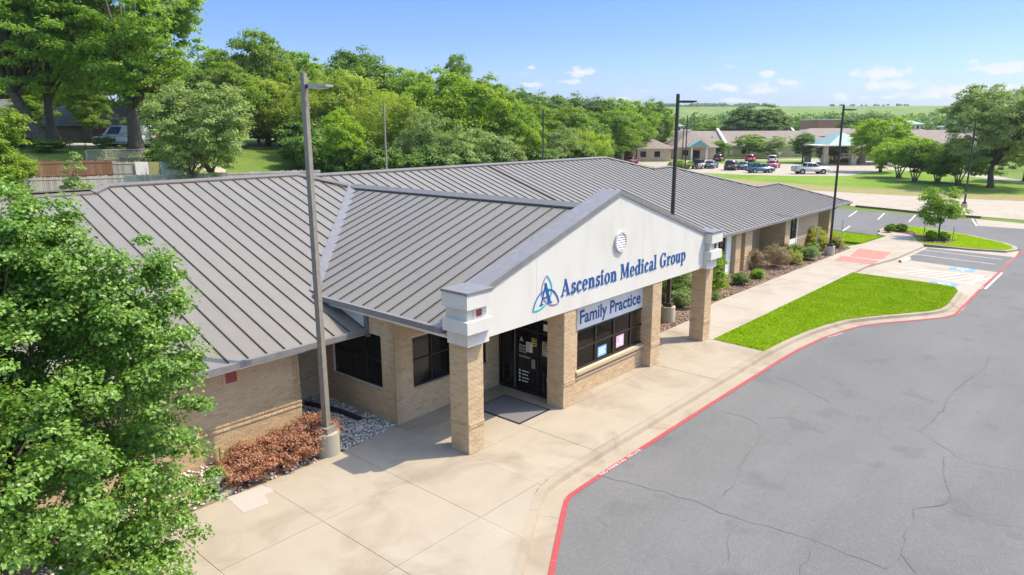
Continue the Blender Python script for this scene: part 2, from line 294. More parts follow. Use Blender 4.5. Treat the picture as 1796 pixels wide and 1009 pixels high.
def inside(px,py,poly):
    px=np.asarray(px); py=np.asarray(py); r=np.zeros(px.shape,bool); n=len(poly)
    for i in range(n):
        x0,y0=poly[i]; x1,y1=poly[(i+1)%n]
        if y0==y1: continue
        c=((y0>py)!=(y1>py))&(px<(x1-x0)*(py-y0)/(y1-y0)+x0); r^=c
    return r
def text_mesh(txt,size,depth=.002,name='lettering',bold=0):
    cu=bpy.data.curves.new(name,'FONT'); cu.body=txt; cu.size=size; cu.extrude=depth; cu.offset=bold; cu.resolution_u=3
    o=bpy.data.objects.new(name,cu); C.objects.link(o); bpy.context.view_layer.update()
    me=bpy.data.meshes.new_from_object(o.evaluated_get(bpy.context.evaluated_depsgraph_get())); bpy.data.objects.remove(o); bpy.data.curves.remove(cu); me.name=name; return me
def fit(me,w,h=None):
    """scale a text mesh lying in xy so its width is w (height h), lower-left at origin"""
    n=len(me.vertices); co=np.empty(n*3); me.vertices.foreach_get('co',co); co=co.reshape(-1,3); lo=co.min(0); hi=co.max(0)
    co[:,0]=(co[:,0]-lo[0])*w/(hi[0]-lo[0])
    if h: co[:,1]=(co[:,1]-lo[1])*h/(hi[1]-lo[1])
    me.vertices.foreach_set('co',co.ravel()); me.update(); return me
def place_text(txt,w,h,mat,origin,xdir,zdir,name='lettering',depth=.002,parent=None,size=1,bold=0):
    me=fit(text_mesh(txt,size,depth,name,bold),w,h); me.materials.clear(); me.materials.append(mat)
    x=Vector(xdir).normalized(); z=Vector(zdir).normalized(); n=x.cross(z); R=Matrix((x,z,n)).transposed().to_4x4(); R.translation=Vector(origin)
    me.transform(R); return link(name,me,parent)
# ------------------------------------------------------------------ terrain
def sst(a,b,x): t=np.clip((x-a)/(b-a),0,1); return t*t*(3-2*t)
def T(x,y):
    x=np.asarray(x,float); y=np.asarray(y,float)
    left=np.interp(y,[0,50,64,72.5,74.4,75.6,76.5,80,200,400],[0,0,2.3,3.8,4.6,6.0,6.4,6.7,9,10])
    right=np.interp(y,[0,50,70,79,86,110,200,400],[0,0,1.8,3.5,5.0,6.5,8,9])
    k=sst(31,40,x); z=left*(1-k)+right*k
    z=z*(1-sst(66,118,x))
    D=x*sy_+y*cy_
    dam=np.interp(D,[0,330,480,700,900,1180,1260,1500,1700,2300],[0,0,2,12.5,17,38.5,41,41,46,46])
    z=z*(1-sst(200,320,D))+dam
    return z-.16
rr_=np.concatenate([np.arange(1,30,2.5),np.arange(30,110,1.6),np.geomspace(110,5500,62)]); aa=np.concatenate([np.linspace(YAW-.75,YAW+.75,230),np.linspace(YAW+.80,YAW-.80+2*PI,60)])
R_,A_=np.meshgrid(rr_,aa,indexing='ij'); X_=R_*np.sin(A_); Y_=R_*np.cos(A_); Z_=T(X_,Y_); n1,n2=R_.shape
V=np.stack([X_,Y_,Z_],-1).reshape(-1,3).tolist()+[(0,0,-.16)]; F=[]
for j in range(n2):
    k=(j+1)%n2; F.append((len(V)-1,j,k))
    for i in range(n1-1): F.append((i*n2+j,(i+1)*n2+j,(i+1)*n2+k,i*n2+k))
b=MB(); b.v=V; b.f=[f[::-1] for f in F]; b.mi=[0]*len(F); obj('terrain',b,MEADOW,kind='structure',smooth=True)
ZR=-.13
# ------------------------------------------------------------------ kerb path (back edge of the kerb, walking along the front road)
KP=[(3,4.4),(6.2,6.34),(9.2,8.15),(10.3,8.82),(11.7,9.66),(12.15,9.89),(12.6,9.99),(14.5,10.03),(17,10.03),(19.5,10.03),(22,10.02),(24.5,10.01),(26.3,10.0),(28.0,9.93),(30.05,9.74),(31.8,9.42),(33.36,9.0),(34.74,8.23),(36.2,7.25),(37.4,6.48),(38.2,6.2),(39.1,6.12),(41,6.2),(42.9,6.3)]
def offset(path,d):
    o=[]
    for i,p in enumerate(path):
        a=Vector(path[max(i-1,0)]); c=Vector(path[min(i+1,len(path)-1)]); t=(c-a).normalized(); o.append((p[0]+t.y*d,p[1]-t.x*d))
    return o
K0,K1,K2,K3,K4=KP,offset(KP,.20),offset(KP,.24),offset(KP,.70),offset(KP,.83)
kerb=MB(); kerb.sheet(K0+K3[::-1],-.155); kb=obj('kerb',kerb,SOIL,kind='structure')
def quadstrip(b,A,B,za,zb):
    n=len(A); b.add([(*p,za) for p in A]+[(*p,zb) for p in B],[(i,n+i,n+i+1,i+1) for i in range(n-1)])
def resample(path,s0,s1):
    L=[0]
    for i in range(len(path)-1): L.append(L[-1]+math.dist(path[i],path[i+1]))
    def at(s):
        for i in range(len(L)-1):
            if s<=L[i+1] or i==len(L)-2:
                t=(s-L[i])/(L[i+1]-L[i]); return (path[i][0]+(path[i+1][0]-path[i][0])*t,path[i][1]+(path[i+1][1]-path[i][1])*t)
    k=max(2,int((s1-s0)/.45)+1); return [at(s0+(s1-s0)*i/(k-1)) for i in range(k)],L[-1]
def dense(path,n=400):
    _,L=resample(path,0,.1); return [resample(path,L*i/n,L*i/n+1e-6)[0][0] for i in range(n+1)]
DN=[dense(k) for k in (K0,K1,K2,K3)]; NK=13
for q in range(NK):
    i0=int(400*q/NK); i1=int(400*(q+1)/NK); pr=[d[i0:i1:5]+[(d[i1][0]*.94+d[i1-1][0]*.06,d[i1][1]*.94+d[i1-1][1]*.06)] for d in DN]; b=MB()
    n=len(pr[0]); zz=[(pr[0],0.),(pr[1],-.002),(pr[2],-.122),(pr[3],-.128)]; rows=[[(*p,z) for p in P] for P,z in zz]+[[(*p,-.15) for p in pr[3]],[(*p,-.15) for p in pr[0]]]
    vs=sum(rows,[]); fs=[]
    for r in range(6):
        s=(r+1)%6
        for i in range(n-1): fs.append((r*n+i,s*n+i,s*n+i+1,r*n+i+1))
    fs.append(tuple(r*n for r in range(6))[::-1]); fs.append(tuple(r*n+n-1 for r in range(6))); b.add(vs,fs); obj('kerb_segment',b,KERB,kb)
# ------------------------------------------------------------------ paved ground
road=[(-12,-5.0)]+offset(KP,.45)[:20]+[(38.0,5.75),(38.6,5.42),(43,5.5),(44.7,5.5),(57.9,5.42),(60.9,5.5),(62.5,5.9),(66.0,9.1),(68.9,13.4),(68.7,15.6),(66.8,15.9),(64.6,15.75),(62.1,15.1),(63.6,20),(64,34),(81,34),(79.9,23),(79.2,16),(78.8,11),(76,-1),(71,-22),(40,-40),(-12,-40)]
rd=MB(); rd.sheet(road,ZR); roado=obj('road',rd,ASPH,kind='structure')
apron=[(38.3,5.46),(43,6.2),(44.1,6.6),(44.35,7.4),(44.6,12.0),(47.5,11.95),(51.4,11.3),(58.2,11.05),(59.1,8.2),(59.2,6.3),(60.9,5.55),(57.9,5.46),(44.7,5.52)]
ap=MB(); ap.sheet(apron,ZR+.004); obj('parking_apron',ap,CONCF,kind='structure')
st=MB(); st.sheet([(51.95,10.92),(58.1,10.75),(57.6,5.5),(50.95,5.55)],ZR+.008); obj('parking_bay_asphalt',st,ASPH,kind='structure')
def gline(b,p,q,wd,z):
    d=Vector((q[0]-p[0],q[1]-p[1])).normalized(); n=Vector((-d.y,d.x))*wd/2; b.sheet([(p[0]+n.x,p[1]+n.y),(p[0]-n.x,p[1]-n.y),(q[0]-n.x,q[1]-n.y),(q[0]+n.x,q[1]+n.y)],z)
for p,q in (((56.9,10.85),(56.1,6.0)),((54.55,10.9),(53.8,6.05))):
    b=MB(); gline(b,p,q,.11,ZR+.012); obj('bay_line',b,WPAINT,kind='structure')
# hatched access aisle, one stripe per object
hx=[(46.95,10.6),(48.9,10.8),(49.2,6.08),(46.19,6.21)]
hat=MB(); gline(hat,hx[0],hx[3],.1,ZR+.008); gline(hat,hx[1],hx[2],.1,ZR+.008); gline(hat,(46.1,6.2),(49.25,6.07),.2,ZR+.0085); ho=obj('hatched_aisle',hat,WPAINT,kind='structure')
for i in range(7):
    y0=9.9-.62*i; b=MB(); gline(b,(46.75-.07*i,y0+.25),(49.0+.03*i,y0-.95 if y0>7.2 else y0-.7),.1,ZR+.0092); obj('hatch_stripe',b,WPAINT,ho)
# accessible-bay symbols
def access(cx_,cy2,label):
    t=thing('pavement_symbol',label,'parking marking',(cx_,cy2,ZR+.008),rad(90),'accessible parking symbols on the apron')
    b=MB(); b.box(-.68,.68,-.6,.6,0,.003); obj('symbol_panel',b,BPAINT,t)
    f=MB(); z=.0045
    def arc(x,y,r0,r1,a0,a1,n=14):
        for i in range(n):
            a=rad(a0+(a1-a0)*i/n); c=rad(a0+(a1-a0)*(i+1)/n); f.sheet([(x+r0*math.cos(a),y+r0*math.sin(a)),(x+r1*math.cos(a),y+r1*math.sin(a)),(x+r1*math.cos(c),y+r1*math.sin(c)),(x+r0*math.cos(c),y+r0*math.sin(c))],z)
    arc(-.02,-.16,.22,.31,140,395); f.sheet([(-.12,.42)]+[(-.12+.1*math.cos(a),.42+.1*math.sin(a)) for a in np.linspace(0,2*PI,12)],z+.0005) if 0 else f.sheet([(-.12+.1*math.cos(a),.45+.1*math.sin(a)) for a in np.linspace(0,2*PI,12)[:-1]],z)
    f.sheet([(-.16,.31),(-.06,.31),(.0,.0),(-.10,.0)],z); f.sheet([(-.1,.0),(.22,.0),(.22,-.09),(-.08,-.09)],z+.0003); f.sheet([(.13,-.09),(.23,-.09),(.38,-.45),(.28,-.45)],z+.0006); f.sheet([(-.06,.2),(.2,.2),(.2,.12),(-.05,.12)],z+.0009)
    obj('wheelchair_figure',f,WPAINT,t); return t
access(50.55,7.35,'blue and white wheelchair marking on the concrete bay next to the dark asphalt bays')
access(45.05,7.35,'blue and white wheelchair marking on the concrete bay right beside the big lawn')
b=MB(); b.sheet([(36.9,5.62),(44.7,5.62),(58,5.46),(58,5.33),(44.7,5.45),(37.1,5.45)],ZR+.016)
RD=K3[:-2]+[(37.6,5.62)] if 0 else None
red=MB(); A=offset(KP,.70); B=offset(KP,.83); A2=[p for p in A if p[0]<37.2]; B2=[p for p in B if p[0]<37.1]
A2+= [(38,5.60),(44.7,5.62),(57.9,5.47),(66,5.1)]; B2+=[(37.9,5.47),(44.7,5.50),(57.9,5.34),(66,4.96)]
red.add([(*p,ZR+.014) for p in A2]+[(*p,ZR+.014) for p in B2],[]); 
red=MB(); red.sheet(A2+B2[::-1],ZR+.012); obj('fire_lane_line',red,REDP,kind='structure')
wl=MB(); gline(wl,(45.1,5.37),(50.9,5.33),.12,ZR+.014); obj('white_edge_line',wl,WPAINT,kind='structure')
for txt,x0,wd in (('NO PARKING',13.95,1.15),('FIRE LANE',15.25,.62)):
    place_text(txt,wd,.105,WPAINT,(x0,9.20,ZR+.016),(1,0,0),(0,1,0),'stencil_lettering',.0005)['kind']='structure'
place_text('NO PARKING',1.1,.11,WPAINT,(30.2,8.78,ZR+.016),(1,-.24,0),(.24,1,0),'stencil_lettering',.0005)['kind']='structure'
place_text('FIRE LANE',.9,.11,WPAINT,(44.9,5.50,ZR+.016),(1,0,0),(0,1,0),'stencil_lettering',.0005)['kind']='structure'
# sealed cracks in the asphalt
CR=[[(100,660),(220,695),(330,720),(430,750),(530,795),(650,830),(830,880),(960,930),(1100,990)],[(610,460),(660,490),(655,540),(610,600),(570,680),(500,775)],[(690,465),(760,460),(800,420)],[(760,460),(850,487),(920,500)],[(700,315),(800,350),(900,410)],[(1460,240),(1440,290),(1330,370),(1290,440),(1215,520)],[(1100,470),(1200,500),(1290,560),(1370,610),(1570,650)],[(1295,600),(1305,680),(1330,750),(1200,785),(1160,870),(1140,950),(1100,985)],[(545,860),(550,960)],[(1330,112),(1578,114)],[(1330,370),(1400,320),(1578,360)],[(1330,780),(1450,825),(1578,850)],[(850,880),(830,960),(800,1009)],[(480,425),(560,450),(610,460)],[(1150,940),(1200,1000)],[(1120,750),(1200,775)],[(100,810),(130,840)]]
cr=thing('road_cracks','grey web of sealed cracks running across the asphalt road','road cracks',(20,6,ZR+.004),world=True); cr['kind']='structure'
for k,c in enumerate(CR):
    P=[G(1000+u/1.982,500+v/1.982,ZR) for u,v in c]; Q=[]
    for i in range(len(P)-1):
        n=max(2,int(math.dist(P[i],P[i+1])/.22))
        for j in range(n):
            t=j/n; d=.05 if 0<i+j else 0; Q.append((P[i][0]+(P[i+1][0]-P[i][0])*t+random.gauss(0,.035)*(k!=9),P[i][1]+(P[i+1][1]-P[i][1])*t+random.gauss(0,.035)*(k!=9)))
    Q.append(P[-1]); wv=[random.uniform(.01,.045) if k in (0,1,5,7) else random.uniform(.004,.016) for _ in Q]; Lq=offset(Q,0.); n=len(Q)
    a_=[offset(Q,wv[i]/2)[i] for i in range(n)]; c_=[offset(Q,-wv[i]/2)[i] for i in range(n)]
    b=MB(); b.add([(*p,ZR+.005+.0004*k) for p in a_]+[(*p,ZR+.005+.0004*k) for p in c_],[(i,i+1,n+i+1,n+i) for i in range(n-1)]); obj('sealed_crack',b,SEAL,cr)
# sidewalk made of cast slabs
walk=KP[:13]+[(26.47,12.2),(44.55,12.0),(47.5,11.95),(51.4,11.3),(58.0,11.0),(59.3,11.35),(63.6,12.9),(64.6,15.55),(62.2,15.2),(61.45,14.35),(56.4,14.7),(54.0,15.2),(53.6,14.75),(44,14.85),(32.3,15.0),(29.5,14.35),(22.4,14.35),(22.4,12.76),(16.86,12.76),(16.86,15.42),(12.33,15.4),(10.35,15.18),(4.7,15.2),(4.2,14.0),(-9,14.0),(-9,-3)]
sub=MB(); sub.sheet(walk,-.035); side=obj('sidewalk',sub,SOIL,kind='structure')
xs=[-9,-5,-2,.7,3.1,5.5,7.9,10.33,12.37,14.8,17.22,19.65,22.1,24.55,26.42,28.3,30.2,32.1,34,36,38,40,42,44.5,47.5,50.2,53.6,56.4,59.2,62,65]; ysl=[-4,2.6,5.1,7.6,10.05,12.6,15.6]; ysr=[5,10.05,12.38,14.6,16,20]
for i in range(len(xs)-1):
    ys=ysl if xs[i]<12.3 else ysr
    for j in range(len(ys)-1):
        p=cell(walk,xs[i]+.005,xs[i+1]-.005,ys[j]+.005,ys[j+1]-.005)
        if len(p)<3 or area(p)<.02: continue
        b=MB(); dz=random.uniform(-.003,.003); b.prism(p,-.12,dz); obj('concrete_slab',b,CONC if xs[i]<26 else CONCF,side)
b=MB(); b.prism([G(397,873),G(427,900),G(445,893),G(472,883),G(465,868),G(481,863),G(474,856),G(460,852)],-.02,.006); obj('concrete_patch',b,PATCH,side)
for q in ([(1507,436),(1563,443),(1548,455),(1490,450)],[(1477,449),(1542,458),(1530,464),(1462,457)]):
    b=MB(); b.prism([G(*p) for p in q],-.02,.008); obj('tactile_strip',b,TACT,side)
# lawns
def blades(name,poly,n,z,h,wd,mat,parent=None,label=None,cat=None):
    P=np.array(poly); lo=P.min(0); hi=P.max(0); pts=np.empty((0,2))
    while len(pts)<n:
        q=rng.uniform(lo,hi,(n*2,2)); pts=np.concatenate([pts,q[inside(q[:,0],q[:,1],poly)]])
    pts=pts[:n]; a=rng.uniform(0,2*PI,n); hh=h*rng.uniform(.5,1.3,n); tx=rng.normal(0,h*1.5,(n,2)); dx=np.stack([np.cos(a),np.sin(a)],1)*wd/2*rng.uniform(.6,1.4,(n,1))
    zz=np.full((n,1),z) if np.isscalar(z) else z(pts[:,0],pts[:,1])[:,None]
    v=np.stack([np.hstack([pts-dx,zz]),np.hstack([pts+dx,zz]),np.hstack([pts+tx,zz+hh[:,None]])],1).reshape(-1,3)
    return link(name,npmesh(name,v,3,mat),parent,'stuff',label,cat)
def npmesh(name,v,k,mat,smooth=False,faces=None):
    me=bpy.data.meshes.new(name); f=np.arange(len(v)).reshape(-1,k) if faces is None else faces; k=f.shape[1]
    me.vertices.add(len(v)); me.vertices.foreach_set('co',np.ascontiguousarray(v,dtype=np.float32).ravel())
    me.loops.add(f.size); me.loops.foreach_set('vertex_index',f.astype(np.int32).ravel()); me.polygons.add(len(f))
    me.polygons.foreach_set('loop_start',np.arange(0,f.size,k,dtype=np.int32)); me.polygons.foreach_set('loop_total',np.full(len(f),k,dtype=np.int32))
    me.materials.append(mat)
    if smooth: me.polygons.foreach_set('use_smooth',[True]*len(f))
    me.update(calc_edges=True); return me
lawnA=KP[12:]+[(43.95,6.61),(44.25,7.4),(44.5,12.0),(26.47,12.2)]; lawnB=[(61.3,19.3),(58.4,18.4),(56.6,16.45),(56.5,14.85),(61.35,14.5),(60.8,17.6)]
isl=[(64.67,15.45),(66.8,15.55),(68.2,15.1),(68.6,13.5),(66.1,9.6),(63.3,6.9),(61.9,6.15),(60.7,5.95),(59.6,6.3),(59.1,8.3),(59.3,11.2),(59.9,11.8),(63.46,12.9),(64.35,14.7)]
for nm,poly,n,lab in (('lawn',lawnA,130000,'bright green mown lawn between the walkway and the curved kerb'),('lawn',lawnB,9000,'small triangular lawn beside the end column'),('lawn',isl,16000,'teardrop island lawn with the young tree')):
    b=MB(); b.prism(poly,-.14,.018); o=obj(nm,b,LAWN,kind='structure'); blades('grass_blades',poly,n,.016,.024,.028,BLADE,o)
# island kerb
ik=isl+[isl[0]]; cen=np.mean(isl,0)
out=[]
for i in range(len(isl)):
    a=Vector(isl[i-1]); c=Vector(isl[(i+1)%len(isl)]); t=(c-a).normalized(); n=Vector((t.y,-t.x)); p=Vector(isl[i]); 
    if (p+n*.1-Vector(cen)).length<(p-Vector(cen)).length: n=-n
    out.append(tuple(p+n*.32))
ko=MB(); ko.sheet(out,-.10); iko=obj('island_kerb',ko,KERB,kind='structure')
for i in range(len(isl)):
    j=(i+1)%len(isl); b=MB(); b.prism([isl[i],isl[j],out[j],out[i]],-.15,.0); obj('kerb_segment',b,KERB,iko)
# planting beds
mulch=[(29.4,14.38),(32.3,15.03),(44,14.88),(53.55,14.8),(53.9,15.2),(53.9,17.5),(22.35,17.5),(22.35,14.38)]
b=MB(); b.prism(mulch,-.14,.01); mo=obj('planting_bed',b,MULCH,kind='structure')
mi2=[(59.9,11.5),(61.5,11.9),(63.3,13),(64.5,14.6),(65.3,15.2),(65.6,13.5),(63.6,12.6),(63.4,10.7),(62.2,9.7),(60.3,10.1)]
b=MB(); b.prism(mi2,-.1,.028); mo2=obj('planting_bed',b,MULCH,kind='structure')
gravel=[(10.35,15.2),(12.33,15.42),(12.34,19.25),(10.35,19.25)]; gravelW=[(4.72,15.22),(10.3,15.2),(10.33,17.3),(-9,17.3),(-9,14.02),(4.2,14.02)]
b=MB(); b.prism(gravel,-.14,-.02); gr=obj('gravel_bed',b,SOIL,kind='structure'); b=MB(); b.prism(gravelW,-.14,-.02); gw=obj('gravel_bed',b,SOIL,kind='structure')
def stones(name,poly,n,r,mat,parent,z=0.,flat=.7,yb=None):
    P=np.array(poly); lo=P.min(0); hi=P.max(0); pts=np.empty((0,2))
    while len(pts)<n:
        q=rng.uniform(lo,hi,(n*2,2)); pts=np.concatenate([pts,q[inside(q[:,0],q[:,1],poly)]])
    pts=pts[:n]; R=r*rng.uniform(.6,1.5,n); oc=np.array([(1,0,0),(0,1,0),(-1,0,0),(0,-1,0),(0,0,1),(0,0,-1)],float)
    a=rng.uniform(0,2*PI,n); c,s=np.cos(a),np.sin(a); sh=rng.uniform(.6,1.2,(n,6,1))
    v=oc[None]*sh*R[:,None,None]; v[:,:,2]*=flat; v[:,:,0]*=1.3; x=v[:,:,0]*c[:,None]-v[:,:,1]*s[:,None]; y=v[:,:,0]*s[:,None]+v[:,:,1]*c[:,None]
    v=np.stack([x+pts[:,0,None],y+pts[:,1,None],v[:,:,2]+z+rng.uniform(-.3,.6,(n,1))*r],-1).reshape(-1,3)
    fo=np.array([(0,1,4),(1,2,4),(2,3,4),(3,0,4),(1,0,5),(2,1,5),(3,2,5),(0,3,5)]); f=(np.arange(n)[:,None,None]*6+fo[None]).reshape(-1,3)
    return link(name,npmesh(name,v,3,mat,faces=f),parent,'stuff')
stones('gravel_stones',gravel,5200,.038,STONE,gr); stones('gravel_stones',gravelW,3000,.05,STONEP,gw); stones('wood_chips',mulch,9000,.05,CHIP,mo,.015,.35); stones('wood_chips',mi2,1600,.06,CHIP,mo2,.03,.35)
# rear parking, street, verge, far car park
for p,q in (((79.0,21.5),(73.5,20.7)),((78.7,18.8),(73.0,17.95)),((79.1,16.05),(73.0,15.3)),((79.3,11.3),(73.8,10.1)),((66.7,18.6),(62.9,18.1)),((79.2,24.3),(73.6,23.5))):
    b=MB(); gline(b,p,q,.13,ZR+.006); obj('bay_line',b,WPAINT,kind='structure')
b=MB(); b.sheet([(74.0,10.05),(79.3,11.0),(76.6,1),(74.3,1.5)],ZR+.004); obj('pale_bay',b,CONCF,kind='structure')
def W(pts,z,name,mat,hz=.02):
    b=MB(); b.sheet(pts,z); return obj(name,b,mat,kind='structure')
def band2(name,top,bot,z,mat):
    """ground strip between two rows of surveyed points (paired)"""
    b=MB()
    for i in range(len(top)-1):
        n=6
        for k in range(n):
            f=lambda p,q,t:(p[0]+(q[0]-p[0])*t,p[1]+(q[1]-p[1])*t)
            b.sheet([f(top[i],top[i+1],k/n),f(top[i],top[i+1],(k+1)/n),f(bot[i],bot[i+1],(k+1)/n),f(bot[i],bot[i+1],k/n)],z)
    return obj(name,b,mat,kind='structure')
UU=[1120,1200,1300,1400,1487,1560,1640,1720,1796,2100]
V1=[288,301.5,306.5,309,308.6,298,302,312,322,352]      # car park / grass
V2=[292,306,315,322.5,328.5,332,335,340,343,354]        # green / dry grass
V3=[296,312,325,333,338,342,346,350,353,363]            # dry grass / street
V4=[306,326,343,355,361,367,373,380,386,411]            # street / rear lot
R1,R2,R3,R4=[[G(u,v,-.13) for u,v in zip(UU,V)] for V in (V1,V2,V3,V4)]
band2('grass_verge',R1,R2,-.135,VERGE); band2('dry_verge_edge',R2,R3,-.135,DRY); band2('street',R3,R4,-.135,CONCF)
b=MB(); P=[G(1500,363,ZR),G(1560,369,ZR),G(1623,375.5,ZR),G(1720,383,ZR)]; 
b=MB()
for i in range(3): b.prism([(P[i][0]-.0,P[i][1]),(P[i+1][0],P[i+1][1]),(P[i+1][0]+.25,P[i+1][1]),(P[i][0]+.25,P[i][1])],-.14,.05)
obj('street_kerb',b,SOIL,kind='structure')
U0=[1000,1060,1120,1200,1300,1400,1487,1560,1640,1720,1796,2000]
W1=[276,277,278,278.5,278.5,278,278.5,283,293.5,304.5,317,338]; W2=[287,287.5,288,301.5,306.5,309,308.6,298,302,312,322,345]
band2('car_park',[G(u,v,-.13) for u,v in zip(U0,W1)],[G(u,v,-.13) for u,v in zip(U0,W2)],-.131,CONCF)
for p in ([G(1246,285.5),G(1340,287.5),G(1420,286),G(1420,281),G(1340,281.5),G(1250,281)],[G(1165,281),G(1205,281.5),G(1206,273.5),G(1172,277)]):
    b=MB(); b.prism(p,-.14,-.02); obj('grass_island',b,VERGE,kind='structure')
b=MB(); b.sheet([G(1205,279.5),G(1480,277.5),G(1480,271.5),G(1215,272.2)],-.11); obj('front_lawn',b,VERGE,kind='structure')
b=MB(); b.prism([G(1440,289.5),G(1510,287.8),G(1508,281.5),G(1440,281)],-.14,.06); obj('flower_bed',b,MULCH,kind='structure')
b=MB(); P=[(38.2,81.6),(41,80.8),(43,80.2),(46,80)]
# ------------------------------------------------------------------ clinic
clinic=thing('medical_building','long tan brick clinic with standing seam metal roof and white entrance gable','building',(19.4,14.5,0),world=True)
CAMV=Vector((0,0,CH))
class WL:
    """a vertical wall face: origin, direction u, outward normal n (axis aligned)"""
    def __init__(s,O,u,n): s.O=Vector((*O,0)); s.u=Vector((*u,0)); s.n=Vector((*n,0))
    def p(s,u,z,n=0): q=s.O+s.u*u+s.n*n; return Vector((q.x,q.y,z))
    def box(s,b,u0,u1,n0,n1,z0,z1,mi=0):
        a=s.p(u0,z0,n0); c=s.p(u1,z1,n1); return b.box(min(a.x,c.x),max(a.x,c.x),min(a.y,c.y),max(a.y,c.y),z0,z1,mi)
BH,BL,JT=.0667,.2,.012
def bricks(wl,L,z0,z1,holes=(),indiv=0,parent=None,proud=(),mat=None,bl=BL,bh=BH,ext=0.):
    mat=mat or BRICK; full=[]; part=MB(); r=0; z=z0
    while z<z1-.02:
        zt=min(z+bh,z1); off=-(bl/2) if r%2 else 0.; u=off; pr=.008+(.022 if r in proud else 0)
        segs=[(0.-ext,L+ext)]
        for h in holes:
            if h[2]<zt-.012 and h[3]>z+.012:
                ns=[]
                for a,c in segs:
                    if h[1]<=a or h[0]>=c: ns.append((a,c)); continue
                    if h[0]>a: ns.append((a,h[0]))
                    if h[1]<c: ns.append((h[1],c))
                segs=ns
        for a,c in segs:
            k=math.floor((a-off)/bl)
            while off+k*bl<c:
                b0=max(a,off+k*bl); b1=min(c,off+(k+1)*bl); k+=1
                if b1-b0<.03: continue
                j0=JT if b0>a+1e-6 or a>-ext+1e-6 else 0
                if b1-b0>bl-1e-4 and zt-z>bh-1e-4 and not r in proud: full.append((b0+JT,z))
                else: wl.box(part,b0+j0,b1,-.012,pr+random.uniform(-.0015,.0015),z+JT,zt)
        z+=bh; r+=1
    full.sort(key=lambda q:(wl.p(q[0],q[1])-CAMV).length); n=min(indiv,len(full))
    for u,zz in full[n:]: wl.box(part,u,u+bl-JT,-.012,.008+random.uniform(-.0015,.0015),zz+JT,zz+bh)
    if part.f: 
        o=obj('brick_courses',part,mat,parent); o['kind']='stuff'
    if n:
        bm=MB(); a=wl.u*(bl-JT); c=wl.n; q=[-c*.012,a-c*.012,a+c*.008,c*.008]; h=bh-JT
        if wl.u.cross(wl.n).z<0: q=q[::-1]
        bm.hexa([(p.x,p.y,0) for p in q],[(p.x,p.y,h) for p in q]); me=bm.mesh('brick',mat)
        for u,zz in full[:n]: link('brick',me,parent,loc=wl.p(u,zz+JT,random.uniform(-.0015,.0015)))
def wall(wl,L,z0,z1,holes=(),indiv=0,proud=(),thick=.22,name='brick_wall',mat=None,bm=None,par=None):
    b=MB(); us=sorted({0,L,*[h[0] for h in holes],*[h[1] for h in holes]}); zs=sorted({z0,z1,*[h[2] for h in holes],*[h[3] for h in holes]})
    us=[u for u in us if 0<=u<=L]; zs=[z for z in zs if z0<=z<=z1]
    for i in range(len(us)-1):
        for j in range(len(zs)-1):
            um,zm=(us[i]+us[i+1])/2,(zs[j]+zs[j+1])/2
            if any(h[0]<um<h[1] and h[2]<zm<h[3] for h in holes): continue
            wl.box(b,us[i],us[i+1],-thick,0,zs[j],zs[j+1])
    o=obj(name,b,mat or MORTAR,par or clinic); bricks(wl,L,z0,z1,holes,indiv,o,proud,bm); return o
def window(wl,u0,u1,z0,z1,cols,rows,parent,recess=.07,zsplit=None,glass=None,fr=.05,mull=.045,sub=True,name='window',fmat=None,rec_in=None):
    n0=-recess-.06; n1=-recess; b=MB()
    wl.box(b,u0,u1,n0,n1,z0,z0+fr); wl.box(b,u0,u1,n0,n1,z1-fr,z1); wl.box(b,u0,u0+fr,n0+.002,n1-.002,z0+fr,z1-fr); wl.box(b,u1-fr,u1,n0+.002,n1-.002,z0+fr,z1-fr)
    ub=[u0]+list(cols)+[u1] if hasattr(cols,'__len__') else [u0+(u1-u0)*i/cols for i in range(cols+1)]
    zb=[z0]+list(zsplit)+[z1] if zsplit else [z0+(z1-z0)*i/rows for i in range(rows+1)]
    for u in ub[1:-1]: wl.box(b,u-mull/2,u+mull/2,n0-.002,n1+.012,z0+fr,z1-fr)
    for z in zb[1:-1]: wl.box(b,u0+fr,u1-fr,n0+.004,n1+.004,z-mull/2,z+mull/2)
    o=obj(name,b,fmat or FRAME,parent)
    for i in range(len(ub)-1):
        for j in range(len(zb)-1):
            g=MB(); wl.box(g,ub[i]+.02,ub[i+1]-.02,-recess-.036,-recess-.026,zb[j]+.02,zb[j+1]-.02); obj('pane',g,glass or GLASSD,o if sub else parent)
    return o
FX_,FY_=(1,0),(0,-1)
# --- left wing front wall, recess, vestibule
PR=(11,13)
wW=WL((-9,17.25),(1,0),(0,-1)); ww=wall(wW,19.38,-.1+.0333,2.60,indiv=300,proud=(12,14))
t=MB(); wW.box(t,17.22,17.52,-.01,.014,2.02,2.32); obj('red_tile',t,REDT,clinic); t=MB()
for a in ((17.12,17.62,1.92,2.0),(17.12,17.62,2.34,2.42),(17.12,17.2,2.0,2.34),(17.54,17.62,2.0,2.34)): wW.box(t,a[0],a[1],-.01,.018,a[2],a[3])
obj('tile_surround',t,BRICK,clinic)
wR=WL((10.38,17.25),(0,1),(1,0)); wall(wR,2.0,-.1,2.62,proud=(12,14))
wB=WL((10.38,19.2),(1,0),(0,-1)); wall(wB,2.0,-.1,3.0,proud=(12,14))
